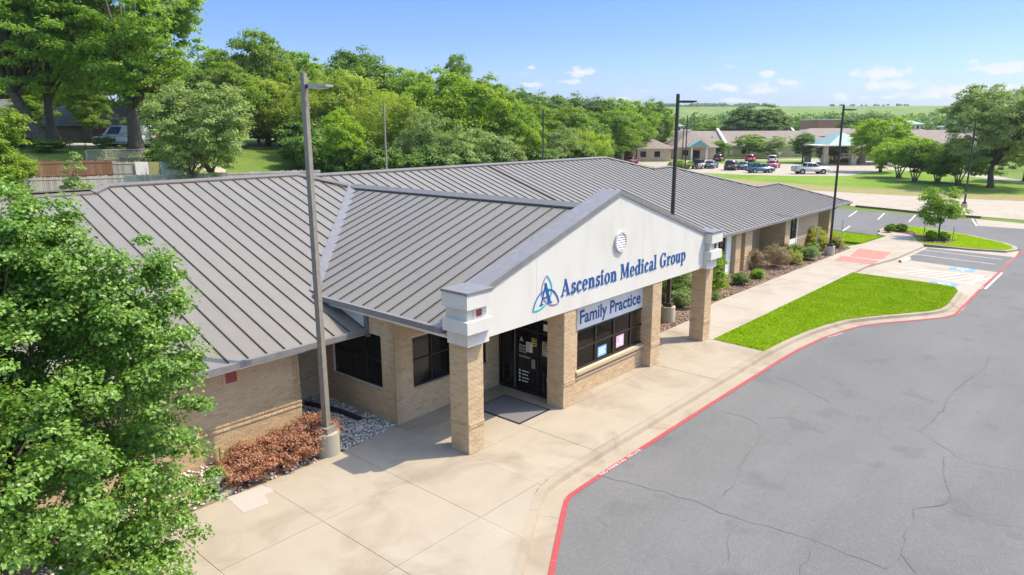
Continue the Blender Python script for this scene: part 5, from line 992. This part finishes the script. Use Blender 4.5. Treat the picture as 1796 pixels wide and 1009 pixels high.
def car(name,label,cat,kind,pm,loc,heading,group='vehicles in the far car park',extra=None):
    """x forward, wheels on z=0"""
    L,Wd,H,belt,hood={'suv':(4.6,1.86,1.70,1.02,1.0),'sedan':(4.75,1.82,1.45,.92,.88),'minivan':(5.1,1.98,1.78,1.05,1.0),'pickup':(5.85,2.0,1.88,1.15,1.15),'jeep':(4.3,1.86,1.84,1.08,1.1),'van':(5.4,2.0,2.05,1.12,1.1)}[kind]
    t=thing(name,label,cat,loc,heading,group,sc=1.1); h=L/2; r=.35 if kind in('suv','sedan','minivan') else .40; gc=.24 if kind!='pickup' else .38
    prof=[(-h,.36+gc*.3),(-h+.06,gc+.02),(h-.1,gc+.02),(h,.42+gc*.3),(h-.03,hood-.22),(h-.22,hood-.08),(h*.42,belt),(-h+.12,belt),(-h+.01,belt-.15)]
    if kind=='pickup': prof=[(-h,.6),(-h+.05,gc+.08),(h-.1,gc),(h,.6),(h-.02,hood-.12),(h-.2,hood),(h*.40,belt+.03),(-h+.02,belt+.02)]
    if kind=='jeep': prof=[(-h+.2,.6),(-h+.22,.42),(h-.25,.42),(h-.2,.7),(h-.2,1.05),(h*.3,belt+.05),(-h+.2,belt)]
    b=MB(); b.prismY(prof,-Wd/2,Wd/2); link('body',bevel(b.mesh('body',pm),.07),t)
    ca={'suv':(.34*L*.5+.35,.42,-1.75,-2.12),'sedan':(.95,.12,-1.05,-1.75),'minivan':(1.45,.55,-2.1,-2.42),'pickup':(1.15,.45,-.95,-1.12),'jeep':(.72,.42,-1.78,-1.9),'van':(1.75,1.0,-2.45,-2.62)}[kind]
    fb,ft,rt_,rb=ca; wb,wt=Wd/2-.03,Wd/2-.24 if kind not in('jeep','van') else Wd/2-.12; b=MB(); z0=belt-.02; gh=[(fb,z0),(ft,H),(rt_,H),(rb,z0)]
    b.hexa([(rb,-wb,z0),(fb,-wb,z0),(fb,wb,z0),(rb,wb,z0)],[(rt_,-wt,H),(ft,-wt,H),(ft,wt,H),(rt_,wt,H)]); link('cabin',bevel(b.mesh('cabin',pm if kind!='jeep' else TRIMB),.06),t)
    def lerp(a,c,s): return tuple(a[i]+(c[i]-a[i])*s for i in range(3))
    def glass(nm,q,n):
        n=Vector(n).normalized()*.012; g=MB(); q=[Vector(p)+n for p in q]; q2=[p-n*1.9 for p in q]; g.hexa(q2,q); obj(nm,g,CARG,t)
    for s in (-1,1):
        B0,B1=(rb,s*wb,z0),(fb,s*wb,z0); T0,T1=(rt_,s*wt,H),(ft,s*wt,H)
        cuts=[(.06,.5),(.53,.92)] if kind in('pickup','sedan') else [(.05,.30),(.34,.62),(.66,.93)]
        if kind=='van': cuts=[(.66,.94)]
        for c0,c1 in cuts:
            q=[lerp(lerp(B0,B1,c),lerp(T0,T1,c),k) for c,k in ((c0,.12),(c1,.12),(c1,.86),(c0,.86))]
            if s>0: q=q[::-1]
            glass('side_window',q,(0,s,.2))
    q=[lerp(lerp((fb,-wb,z0),(fb,wb,z0),c),lerp((ft,-wt,H),(ft,wt,H),c),k) for c,k in ((.07,.1),(.93,.1),(.93,.9),(.07,.9))]; glass('windscreen',q,(1,0,.6))
    q=[lerp(lerp((rb,wb,z0),(rb,-wb,z0),c),lerp((rt_,wt,H),(rt_,-wt,H),c),k) for c,k in ((.08,.12),(.92,.12),(.92,.86),(.08,.86))]; glass('rear_window',q,(-1,0,.3))
    if kind=='pickup':
        b=MB(); b.box(-h+.12,rb-.06,-Wd/2+.12,Wd/2-.12,belt+.015,belt+.035); obj('bed_floor',b,TRIMB,t)
        for s in (-1,1): b=MB(); b.box(-h+.08,rb-.04,s*(Wd/2-.12)-.05,s*(Wd/2-.12)+.05,belt+.0,belt+.12); obj('bed_rail',b,pm,t)
    if kind=='jeep':
        b=MB(); b.tube([(-h+.2,0,.98),(-h-.02,0,.98)],.38,20); sp=obj('spare_wheel',b,TYRE,t); b=MB(); b.tube([(-h-.02,0,.98),(-h-.03,0,.98)],.2,14); obj('rim',b,TRIMB,sp)
        for s in (-1,1):
            for xx in (1.25,-1.2): b=MB(); b.box(xx-.55,xx+.55,s*Wd/2-.12,s*Wd/2+.09,.86,.92); obj('fender',b,TRIMB,t)
    wbx=(L*.295,-L*.30)
    for s in (-1,1):
        for xx in wbx:
            b=MB(); b.tube([(xx,s*(Wd/2-.10),r),(xx,s*(Wd/2+.006),r)],r+.09,20); obj('wheel_arch',b,TRIMB,t)
            b=MB(); b.tube([(xx,s*(Wd/2-.2),r),(xx,s*(Wd/2+.03),r)],r,20); wh=obj('wheel',b,TYRE,t); b=MB(); b.tube([(xx,s*(Wd/2+.02),r),(xx,s*(Wd/2+.042),r)],r*.66,14); obj('rim',b,RIM,wh)
        b=MB(); zl_=belt-.28; b.box(-h-.012,-h+.1,s*(Wd/2-.2)-.13,s*(Wd/2-.2)+.13,zl_,zl_+(.3 if kind in('suv','minivan','pickup','van') else .16)); obj('tail_light',b,LAMPR,t)
        b=MB(); b.box(h-.2,h-.0,s*(Wd/2-.28)-.17,s*(Wd/2-.28)+.17,hood-.34,hood-.19); obj('headlight',b,LAMPW,t)
        b=MB(); b.box(fb-.28,fb-.12,s*(Wd/2+.1)-.09,s*(Wd/2+.1)+.09,belt+.0,belt+.14); obj('mirror',b,pm if kind!='jeep' else TRIMB,t)
    b=MB(); b.box(-h-.04,-h+.12,-Wd/2+.1,Wd/2-.1,gc+.06,gc+.22); b.box(h-.12,h+.03,-Wd/2+.1,Wd/2-.1,gc+.02,gc+.16); obj('bumper',b,STEEL if kind=='pickup' else TRIMB,t)
    b=MB(); b.box(-h-.03,-h-.0,-.17,.17,belt-.32,belt-.2); obj('plate',b,PAPER,t)
    if kind in('suv','minivan'):
        for s in (-1,1): b=MB(); b.tube([(ft-.1,s*(wt-.06),H+.04),(rt_+.1,s*(wt-.06),H+.04)],.02,5); obj('roof_rail',b,TRIMB,t)
    if extra=='load':
        b=MB(); b.box(-1.3,.2,-.5,.5,H+.06,H+.34); link('roof_box',bevel(b.mesh('roof_box',TRIMB),.08),t)
    return t
TEAL=paint('paint_teal',(.02,.16,.22)); SILV=paint('paint_silver',(.58,.59,.60)); WHT=paint('paint_white',(.74,.74,.73)); REDC=paint('paint_red',(.50,.03,.06)); DRED=paint('paint_dark_red',(.14,.02,.03)); GREYC=paint('paint_grey',(.10,.12,.14)); DKC=paint('paint_dark_green_grey',(.045,.055,.055)); BLUEG=paint('paint_blue_grey',(.17,.24,.31)); PINKR=paint('paint_coral_red',(.62,.12,.16)); TANC=paint('paint_pearl',(.62,.60,.55))
FW=PI/2-YAW                       # heading of the view direction
def cpos(u,v): x,y=G(u,v,-.12); return (x,y,-.12)
CARS=[('jeep','white_jeep','white off roader with a black spare wheel on its back, leftmost in the parked row','jeep',WHT,(1226,296),FW-.52,None),('sedan','grey_sedan','dark grey sedan parked right beside the white off roader','car',GREYC,(1247,295),FW-.5,None),
('minivan','dark_minivan','dark minivan parked just left of the blue grey sedan','minivan',DKC,(1283,298),FW-.45,None),('sedan','blue_grey_sedan','blue grey sedan between the dark minivan and the teal suv','car',BLUEG,(1305,297),FW-.5,None),
('suv','teal_suv','teal suv parked side on at the edge of the grass','suv',TEAL,(1333,303),FW-PI/2+.12,None),('sedan','coral_sedan','coral red sedan parked behind the teal suv','car',PINKR,(1356,294.5),FW-.55,None),
('pickup','silver_pickup','silver crew cab pickup parked side on at the grass edge','pickup',SILV,(1421,305),FW-PI/2+.03,None),('suv','dark_red_suv','dark red suv with a black load on its roof','suv',DRED,(1261,284),FW-.5,'load'),
('suv','red_suv','bright red suv parked in the row before the lawn strip','suv',REDC,(1316,284.5),FW-.45,None),('suv','pearl_suv','pearl white suv parked rightmost in the back row','suv',TANC,(1355,286),FW-.42,None),
('pickup','white_pickup','white pickup half hidden behind the ridge at the left end of the far clinic','pickup',WHT,(1110,281.5),FW+2.6,None),('sedan','red_sedan','red sedan parked in front of the white pickup behind the ridge','car',REDC,(1108,287),FW-.5,None)]
for kind,nm,la,ct,pm,(u,v),hd,ex in CARS: car(nm,la,ct,kind,pm,cpos(u,v),hd,extra=ex)
x,y,_=AT(79,222,257); car('white_van','white van parked on the street up the slope at the left','van','van',WHT,(x,y,float(T(x,y))),FW+PI/2+.1,group=None)
# ------------------------------------------------------------------ far clinic, built in (lateral, distance) axes
SHING=NT('brown_shingle'); SHING.col(SHING.ramp(SHING.noise(1.4,6,.7),[(.3,(.21,.175,.15)),(.7,(.30,.255,.22))])); SHING=SHING.set(.9,.15,bump=SHING.noise(9,4),bs=.5,bd=.05)
TEALR=M('teal_metal',(.23,.37,.32),.45,.4,.1,sc=.6); TANW=M('tan_wall',(.50,.39,.25),.85,.2,sc=.6); STONEW=M('stone_column',(.42,.35,.27),.9,.2,var=.3,sc=2.5); CRM=M('cream_wall',(.70,.64,.54),.85,.2); WIN=glassmat('far_window',(.2,.2,.2),.05); REDB=M('red_brick_far',(.40,.18,.125),.9,.2)
def ld(b): b.v=[(*LD(x,y),z) for x,y,z in b.v]; return b
def fobj(nm,b,m,p,**k): return obj(nm,ld(b),m,p,**k)
def fthing(nm,la,ca,L,D): t=thing(nm,la,ca,(*LD(L,D),-.1),world=True); return t
def hip(b,L0,L1,D0,D1,ze,zr_,o=.6,gable=False):
    L0-=o;L1+=o;D0-=o;D1+=o; along=(L1-L0)>=(D1-D0); 
    if along: m=(D0+D1)/2; i=0 if gable else (D1-D0)/2; v=[(L0,D0,ze),(L1,D0,ze),(L1,D1,ze),(L0,D1,ze),(L0+i,m,zr_),(L1-i,m,zr_)]; f=[(0,1,5,4),(2,3,4,5),(1,2,5),(3,0,4),(0,3,2,1)]
    else: m=(L0+L1)/2; i=0 if gable else (L1-L0)/2; v=[(L0,D0,ze),(L1,D0,ze),(L1,D1,ze),(L0,D1,ze),(m,D0+i,zr_),(m,D1-i,zr_)]; f=[(0,1,4),(1,2,5,4),(2,3,5),(3,0,4,5),(0,3,2,1)]
    return b.add(v,f)
def eave(b,L0,L1,D0,D1,z,o=.62): b.box(L0-o,L1+o,D0-o,D1+o,z-.22,z-.004)
def fwin(par,L,D,w,h,z0=.9):
    b=MB(); b.box(L-w/2-.1,L+w/2+.1,D-.06,D+.1,z0-.1,z0+h+.1); f=fobj('window',b,CRM,par); b=MB(); b.box(L-w/2,L+w/2,D-.09,D-.05,z0,z0+h); fobj('pane',b,WIN,f)
fc=fthing('far_clinic','long low tan building with brown shingle hip roofs and teal gablets across the car park','building',60,200)
for L0,L1,D0,D1,ze,zz in ((37,92,201,217,3.2,7.1),(25.5,40,180,212,3.2,7.0),(43,54,190,212,3.2,7.2),(88,112,196,216,3.2,6.9)):
    b=MB(); b.box(L0,L1,D0,D1,-.1,ze); fobj('wall',b,TANW,fc); b=MB(); eave(b,L0,L1,D0,D1,ze); fobj('eave_board',b,CRM,fc); b=MB(); hip(b,L0,L1,D0,D1,ze,zz); rf=fobj('roof',b,SHING,fc)
for L,D in ((57.5,201),(65,201),(72,201),(80,201),(86,201),(36.5,180),(33,180),(46,190)): fwin(fc,L,D,1.5,1.5)
for L,D in ((30.6,187),(35,186),(57,206),(63.5,205),(79,206)): b=MB(); z=4.6 if D<200 else 4.9; b.cyl(L,D-1,z-.4,z+.7,.14,8); fobj('vent_pipe',b,BLACK,fc)
for L,D,wd in ((29,178.2,3.6),(48.8,188.2,4.6)):
    b=MB(); hip(b,L-wd/2,L+wd/2,D-1.6,D+5,3.25,5.0,.3,True); fobj('teal_gablet',b,TEALR,fc)
    for s in (-1,1): b=MB(); b.box(L+s*wd*.42-.22,L+s*wd*.42+.22,D-1.5,D-1.1,-.1,3.1); fobj('porch_post',b,CRM,fc)
    b=MB(); b.box(L-1,L+1,D+1.75,D+1.8,0,2.3); fobj('door',b,WIN,fc)
b=MB(); b.add([(59.3,200.2,-.1),(60.0,200.2,-.1),(60.0,209.6,-.1),(59.3,209.6,-.1),(59.3,200.2,3.9),(60,200.2,3.9),(60,209.6,7.9),(59.3,209.6,7.9)],[(0,3,2,1),(4,5,6,7),(0,1,5,4),(1,2,6,5),(2,3,7,6),(3,0,4,7)]); fobj('gable_parapet',b,CRM,fc)
b=MB(); hip(b,60,75,203.5,216,6.2,7.3); b.box(0,.1,0,.1,0,.1) if 0 else None
def cupola(par,L,D,w,z0,z1,zt):
    b=MB(); b.box(L-w/2,L+w/2,D-w/2,D+w/2,z0-1.5,z1); o=fobj('cupola',b,CRM,par); b=MB(); hip(b,L-w/2,L+w/2,D-w/2,D+w/2+.02,z1,zt,.9); fobj('cupola_roof',b,TEALR,o)
    for i in range(4): b=MB(); x=L-w*.36+w*.24*i; b.box(x-.28,x+.28,D-w/2-.05,D-w/2-.0,z0+.55,z1-.35); fobj('pane',b,WIN,o)
cupola(fc,47.5,214,4.2,6.8,8.5,9.7)
for L in np.arange(55,100,1.6): pass
cn=fthing('entrance_canopy','teal hip roofed entrance canopy on stone columns before the far clinic','canopy',77,166)
for L,D in ((70.2,160.5),(76.4,160.5),(83.6,161.5),(70.2,170),(83.6,171)):
    b=MB(); b.box(L-.6,L+.6,D-.6,D+.6,-.1,2.1); fobj('stone_column',b,STONEW,cn); b=MB(); b.box(L-.42,L+.42,D-.42,D+.42,2.1,4.0); fobj('column_top',b,TANW,cn)
b=MB(); eave(b,69,85,159.5,173,4.3,.8); fobj('fascia_board',b,CRM,cn)
def ribs(L0,L1,D0,ze,zz,i,m):
    b=MB()
    for x in np.arange(L0+1,L1-.5,.9):
        s=min(1,(x-L0)/i,(L1-x)/i); b.tube([(x,D0,ze+.03),(x,D0+(m-D0)*s,ze+(zz-ze)*s+.03)],.05,4)
    return b
b=MB(); hip(b,71,80,160.5,172,4.2,7.0,.7); fobj('teal_roof',b,TEALR,cn); b=MB(); hip(b,79,90,165,173,4.3,6.2,.8); fobj('teal_roof',b,TEALR,cn); 
fobj('roof_rib',ribs(70.3,80.7,159.8,4.2,7.0,5.2,166.2),TEALR,cn)['kind']='stuff'
rt2=fthing('right_wing_building','tan brick building with an arched gable and teal cupolas behind the verge trees','building',100,178)
b=MB(); b.box(88,128,180,200,-.1,3.3); fobj('wall',b,TANW,rt2); b=MB(); eave(b,88,128,180,200,3.3); fobj('eave_board',b,CRM,rt2); b=MB(); hip(b,88,128,180,200,3.3,7.3); fobj('roof',b,SHING,rt2)
b=MB(); b.v=[]; b.prismY([(94.6,-.1),(103.6,-.1),(103.6,3.2),(99.1,5.1),(94.6,3.2)],171,182); fobj('gable_wall',b,STONEW,rt2); b=MB(); hip(b,94.4,103.8,170.8,190,3.25,5.3,.3,True); fobj('gable_roof',b,SHING,rt2)
b=MB(); b.add([(99.1+1.5*math.cos(a),170.94,2.2+1.5*math.sin(a)) for a in np.linspace(0,PI,14)],[tuple(range(14))]); fobj('arched_window',b,WIN,rt2)
b=MB()
for i in range(12): a,c=PI*i/12,PI*(i+1)/12; b.hexa([(99.1+1.5*math.cos(a),170.86,2.2+1.5*math.sin(a)),(99.1+1.9*math.cos(a),170.86,2.2+1.9*math.sin(a)),(99.1+1.9*math.cos(c),170.86,2.2+1.9*math.sin(c)),(99.1+1.5*math.cos(c),170.86,2.2+1.5*math.sin(c))],[(99.1+1.5*math.cos(a),171.02,2.2+1.5*math.sin(a)),(99.1+1.9*math.cos(a),171.02,2.2+1.9*math.sin(a)),(99.1+1.9*math.cos(c),171.02,2.2+1.9*math.sin(c)),(99.1+1.5*math.cos(c),171.02,2.2+1.5*math.sin(c))])
fobj('arch_trim',b,CRM,rt2); cupola(rt2,119,192,6.4,6.6,8.0,9.9); cupola(rt2,112,206,5.6,7.0,8.8,10.2)
rb_=fthing('red_brick_building','flat roofed red brick building far behind the far clinic','building',137,300)
b=MB(); b.box(127,146,300,318,7.0,10.7); fobj('brick_wall',b,REDB,rb_); b=MB(); b.box(127.02,146.0,299.98,318.02,-.1,6.99); fobj('lower_wall',b,CRM,rb_); b=MB(); b.box(126.8,146.2,299.8,318.2,10.7,11.1); fobj('parapet_cap',b,CRM,rb_)
gb=fthing('shed_roof_building','low building with a pale gable wall and grey roof behind the far clinic','building',100,245)
b=MB(); b.box(97,150,246,262,-.1,5.0); fobj('wall',b,TANW,gb); b=MB(); hip(b,97,150,246,262,5.0,7.6); fobj('roof',b,SHING,gb); b=MB(); b.add([(96.6,245.2,4.5),(97.3,245.2,4.5),(97.3,254,4.5),(96.6,254,4.5),(96.6,245.2,5.6),(97.3,245.2,5.6),(97.3,254,9.2),(96.6,254,9.2)],[(0,3,2,1),(4,5,6,7),(0,1,5,4),(1,2,6,5),(2,3,7,6),(3,0,4,7)]); fobj('gable_parapet',b,CRM,gb)
wr=fthing('warehouse_building','long grey roofed building behind the far roof left of the huge round tree','building',70,245)
b=MB(); b.box(46,74,244,262,-.1,5.6); fobj('wall',b,CRM,wr); b=MB(); hip(b,46,74,244,262,5.6,7.4); fobj('roof',b,SHING,wr)
x,y,z=AT(1285,1703,190); t=thing('screen_tower','grey boxy structure on top of the embankment','tower',(x,y,float(T(x,y))),-YAW); b=MB(); b.box(-8,8,-3,3,0,12.5); obj('screen_box',b,M('grey_cladding',(.20,.215,.25),.8,.2),t); b=MB()
for i in range(5): b.box(-7+3.2*i,-6.4+3.2*i,-3.3,-3.0,-.5,12.3)
obj('frame_post',b,STEEL,t)['kind']='stuff'
x,y=LD(60.5,205); 
# hedge and small things before the far clinic
for i,(u,v,r,h) in enumerate(((1160,273,2.2,1.5),(1182,271,2.4,1.6),(1216,276,1.4,1.1),(1146,276,2.2,1.4),(1186,296.5,2.2,1.6),(1198,296.5,2.4,1.7))):
    x,y=G(u,v,-.1); tree('low_bush',['clipped bush on the left before the far clinic wall','yellowish clipped bush before the far clinic wall','small bush at the gablet entrance of the far clinic','leftmost low bush before the far clinic wall','left round bush on the car park island by the dark pole','right round bush on the car park island by the dark pole'][i],'bush',(x,y,-.1),[(0,0,h*.5,r,r*.8,h*.5)],60,40,.5,.3,.2,LF_MID if i!=1 else LF_GOLD,.8,.05,nlimb=5,lo=.7,pname='foliage')
for i,u in enumerate((1245,1270,1340,1385,1425,1455)):
    x,y=G(u,272.2,-.1); tree('foundation_hedge',['dark hedge at the left gablet of the far clinic','dark hedge under the small round tree at the far clinic','dark hedge right of the cream gable wall of the far clinic','dark hedge under the pale round tree at the far clinic','dark hedge just left of the teal canopy','dark hedge behind the teal canopy'][i],'hedge',(x,y,-.1),[(0,0,.8,3.4,1.2,.8)],60,40,.6,.35,.22,LF_DARK,.8,.05,nlimb=5,lo=.7,rz=-YAW,group='foundation hedges of the far clinic',pname='foliage')
for i,(u,v,m_) in enumerate(((1447,284,LF_GOLD),(1462,287,LF_GOLD),(1480,285,LF_GOLD),(1496,287,LF_BRIGHT),(1455,282,LF_RED),(1500,283,LF_GOLD))):
    x,y=G(u,v,-.05); tree('flower_clump',['leftmost yellow flowering clump before the teal canopy','yellow flowering clump second from the left before the teal canopy','yellow flowering clump in the middle of the bed before the teal canopy','bright green clump at the right of the canopy bed','reddish clump in the bed before the teal canopy','rightmost yellow flowering clump before the teal canopy'][i],'flowers',(x,y,-.05),[(0,0,.4,1.3,1.1,.5)],36,36,.4,.3,.2,m_,.5,.04,nlimb=4,group='flower clumps before the canopy' if m_ is LF_GOLD else None,pname='foliage')
for i,(u,v) in enumerate(((1273,277),(1282,277),(1367,277),(1323,277),(1444,276))):
    x,y=G(u,v,-.1); t=thing('white_sign',['white sign on the lawn strip behind the dark red suv','white sign just right of the dark red suv','white sign on the lawn strip right of the pearl suv','white sign on the lawn strip behind the bright red suv','white sign by the teal canopy'][i],'sign',(x,y,-.1),-YAW,'small white signs before the far clinic'); b=MB(); b.box(-.4,.4,-.05,.05,.9,2.1); obj('panel',b,WHITE,t); b=MB(); b.box(-.06,.06,-.04,.04,0,.9); obj('post',b,STEEL,t)
# ------------------------------------------------------------------ fences and things on the slope at the left
WOODG=NT('weathered_wood'); WOODG.col(WOODG.mix(WOODG.math('MULTIPLY',WOODG.n('ShaderNodeNewGeometry').outputs['Random Per Island'],.8),(.47,.44,.39),(.27,.245,.21))); WOODG=WOODG.set(.95,.1)
WOODR=NT('red_brown_wood'); WOODR.col(WOODR.mix(WOODR.n('ShaderNodeNewGeometry').outputs['Random Per Island'],(.19,.095,.06),(.27,.15,.10))); WOODR=WOODR.set(.95,.1)
def fence(name,label,A,B,za,zb,h,mat,rail=True,pk=.14,gap=.015,post=2.4):
    A=Vector((*A,za)); B=Vector((*B,zb)); d=B-A; L=math.hypot(d.x,d.y); t=thing(name,label,'fence',tuple(A),0,world=True); u=Vector((d.x/L,d.y/L,0)); n=Vector((u.y,-u.x,0))*.02
    if n.dot(A)>0: n=-n
    k=int(L/post)+1; s=L/k
    for j in range(k):
        b=MB(); x=j*s+.01
        while x<(j+1)*s-.05:
            w_=min(pk,(j+1)*s-x)-gap; z=za+(zb-za)*x/L+random.uniform(-.03,.03); hh=h+random.uniform(-.07,.05); p=A+u*x; q=p+u*w_; P=[(p+n*.9),(q+n*.9),(q-n*.2),(p-n*.2)]; b.hexa([(v.x,v.y,z) for v in P],[(v.x,v.y,z+hh) for v in P]); x+=pk
        o=obj('picket_section',b,mat,t); o['kind']='stuff'
        b=MB(); p=A+u*(j*s)-n*3; z=za+(zb-za)*j/k; b.box(p.x-.05,p.x+.05,p.y-.05,p.y+.05,z-.3,z+h+.05); obj('fence_post',b,mat,t)
        for zz in (.45,h-.22):
            b=MB(); p=A+u*(j*s+.02)+n*1.6; q=A+u*((j+1)*s-.02)+n*1.6; z0=za+(zb-za)*j/k+zz; z1=za+(zb-za)*(j+1)/k+zz; m=n*.9; P=[(p-m*.6,z0),(q-m*.6,z1),(q+m,z1),(p+m,z0)]; b.hexa([(v.x,v.y,z) for v,z in P],[(v.x,v.y,z+.09) for v,z in P]); obj('fence_rail',b,mat,t)
    return t
def P2(D,u,v): x,y,z=AT(D,u,v); return (x,y),z
def PY(y0,u,v): r=ray(u,v); t=y0/r.y; return (r.x*t,y0),CH+r.z*t
a,z0=PY(65.6,10,313); c,z1=PY(65.6,335,305); fence('picket_fence','weathered grey picket fence just behind the left roof',a,c,z0-1.9,z1-1.9,1.9,WOODG)
a,z0=PY(65.8,338,304); c,z1=PY(65.8,562,298); fence('picket_fence','weathered grey fence at the foot of the sloping lawn',a,c,z0-1.6,z1-1.6,1.6,WOODG)
a,z0=PY(72.2,40,284); c,z1=PY(72.2,196,281); fence('plank_fence','red brown plank fence on the terrace edge',a,c,z0-1.75,z1-1.75,1.75,WOODR,pk=.2)
a,z0=PY(72.2,196,283); c,z1=PY(72.2,236,285); fence('plank_fence','bare grey plank fence between the red brown fence and the painted panels',a,c,z0-1.6,z1-1.5,1.55,WOODG)
pf=thing('panel_fence','patchwork fence of painted sheet panels below the silvery tree','fence',(*PY(72,240,300)[0],4),world=True)
for u0,u1,m_ in ((236,260,WHITE),(260,280,M('olive_panel',(.36,.36,.17),.9,.1)),(280,300,M('pale_blue_panel',(.50,.60,.62),.8,.2)),(300,326,M('pale_grey_panel',(.55,.56,.55),.8,.2))):
    (p,za),(q,zb)=PY(72,u0+.4,284),PY(72,u1-.4,284); b=MB(); b.hexa([(p[0],p[1],za-1.35),(q[0],q[1],zb-1.35),(q[0],q[1]+.05,zb-1.35),(p[0],p[1]+.05,za-1.35)],[(p[0],p[1],za),(q[0],q[1],zb),(q[0],q[1]+.05,zb),(p[0],p[1]+.05,za)]); obj('fence_panel',b,m_,pf)
# lattice screen
(p,za),(q,zb)=PY(75.2,150,264),PY(75.2,252,262); lt=thing('lattice_screen','grey wooden lattice screen on the terrace below the white van','fence',(*p,za-1.2),world=True)
A=Vector((*p,za-1.2)); B=Vector((*q,zb-1.2)); L=(B-A).length; u=(B-A).normalized(); b=MB()
for sgn in (1,-1):
    x=-1.2
    while x<L+1.2:
        x0,x1=(x,x+1.2) if sgn>0 else (x+1.2,x); t0,t1=0.,1.
        P0=A+u*min(max(x0,0),L); P1=A+u*min(max(x1,0),L)
        f0=(min(max(x0,0),L)-x0)/(x1-x0); f1=(min(max(x1,0),L)-x0)/(x1-x0)
        if abs(f1-f0)>.05: b.tube([P0+Vector((0,.02*sgn,1.2*f0)),P1+Vector((0,.02*sgn,1.2*f1))],.028,4)
        x+=.26
o=obj('lattice_slats',b,WOODG,lt); o['kind']='stuff'
for s in (0,.33,.66,1): b=MB(); w_=A+u*(L*s); b.box(w_.x-.05,w_.x+.05,w_.y-.05,w_.y+.05,w_.z-.3,w_.z+1.25); obj('fence_post',b,WOODG,lt)
for zz in (0,1.2): b=MB(); b.tube([A+Vector((0,0,zz)),B+Vector((0,0,zz))],.04,4); obj('fence_rail',b,WOODG,lt)
# chain link fence
(p,za),(q,zb)=PY(77,92,239),PY(77,225,239); cl_=thing('wire_fence','low dark wire fence with thin posts before the white van','fence',(*p,za-1.25),world=True); A=Vector((*p,za)); B=Vector((*q,zb))
for i in range(6): w_=A.lerp(B,i/5); b=MB(); b.tube([w_-Vector((0,0,1.5)),w_],.035,6); obj('fence_post',b,BRONZE,cl_)
for zz in (0,-.6,-1.15): b=MB(); b.tube([A+Vector((0,0,zz)),B+Vector((0,0,zz))],.022,5); obj('fence_rail',b,BRONZE,cl_)
# street up the slope and house
b=MB(); S1=[AT(77.5,u,240)[:2] for u in range(-60,420,30)]; S2=[AT(84.5,u,240)[:2] for u in range(-60,420,30)]; 
n=len(S1); b.add([(*p,float(T(*p))+.06) for p in S1]+[(*p,float(T(*p))+.06) for p in S2],[(i,i+1,n+i+1,n+i) for i in range(n-1)]); obj('slope_street',b,CONCF,kind='structure')
x,y,_=AT(98,20,230); hs=thing('brick_house','brown house with a grey shingle roof behind the far left trees','house',(x,y,float(T(x,y))),-YAW); b=MB(); b.box(-9,6,-4,5,-.5,2.6); obj('wall',b,M('house_wall',(.22,.15,.10),.9,.1),hs); b=MB(); b.add([(-9.6,-4.8,2.6),(6.6,-4.8,2.6),(6.6,5.8,2.6),(-9.6,5.8,2.6),(-6,.5,5.2),(3,.5,5.2)],[(0,1,5,4),(2,3,4,5),(1,2,5),(3,0,4),(0,3,2,1)]); obj('roof',b,M('house_shingle',(.15,.145,.145),.9,.1,sc=1),hs)
for xx in (-6,-1,3.5): b=MB(); b.box(xx-.7,xx+.7,-4.06,-4.01,.8,2.0); obj('window',b,WIN,hs)
x,y,_=AT(98,190,230); h2=dup(hs,(x,y,float(T(x,y))),-YAW+.1,'brown house with a grey shingle roof behind the white van')

x,y,_=AT(86,106,247); t=thing('fire_hydrant','orange fire hydrant on the grass left of the white van','hydrant',(x,y,float(T(x,y)))); b=MB(); b.cyl(0,0,-.1,.62,.13,10); b.cyl(0,0,.62,.8,.15,10,.04); b.cyl(0,0,0,.06,.2,10); obj('barrel',b,M('hydrant_orange',(.55,.17,.03),.5,.4),t); b=MB(); b.tube([(-.22,0,.45),(.22,0,.45)],.06,8); b.tube([(0,-.2,.4),(0,0,.4)],.075,8); obj('nozzle',b,STEEL,t)

# ------------------------------------------------------------------ haze
hm=bpy.data.materials.new('haze_air'); hm.use_nodes=True; ht=hm.node_tree; ht.nodes.clear(); ho_=ht.nodes.new('ShaderNodeOutputMaterial'); hv=ht.nodes.new('ShaderNodeVolumePrincipled'); hv.inputs['Color'].default_value=(.86,.93,1,1); hv.inputs['Density'].default_value=.00014; hv.inputs['Anisotropy'].default_value=.3; ht.links.new(hv.outputs[0],ho_.inputs['Volume'])
b=MB(); b.box(-5600,5600,-5600,5600,-1.3,75); obj('haze',b,hm,kind='stuff')
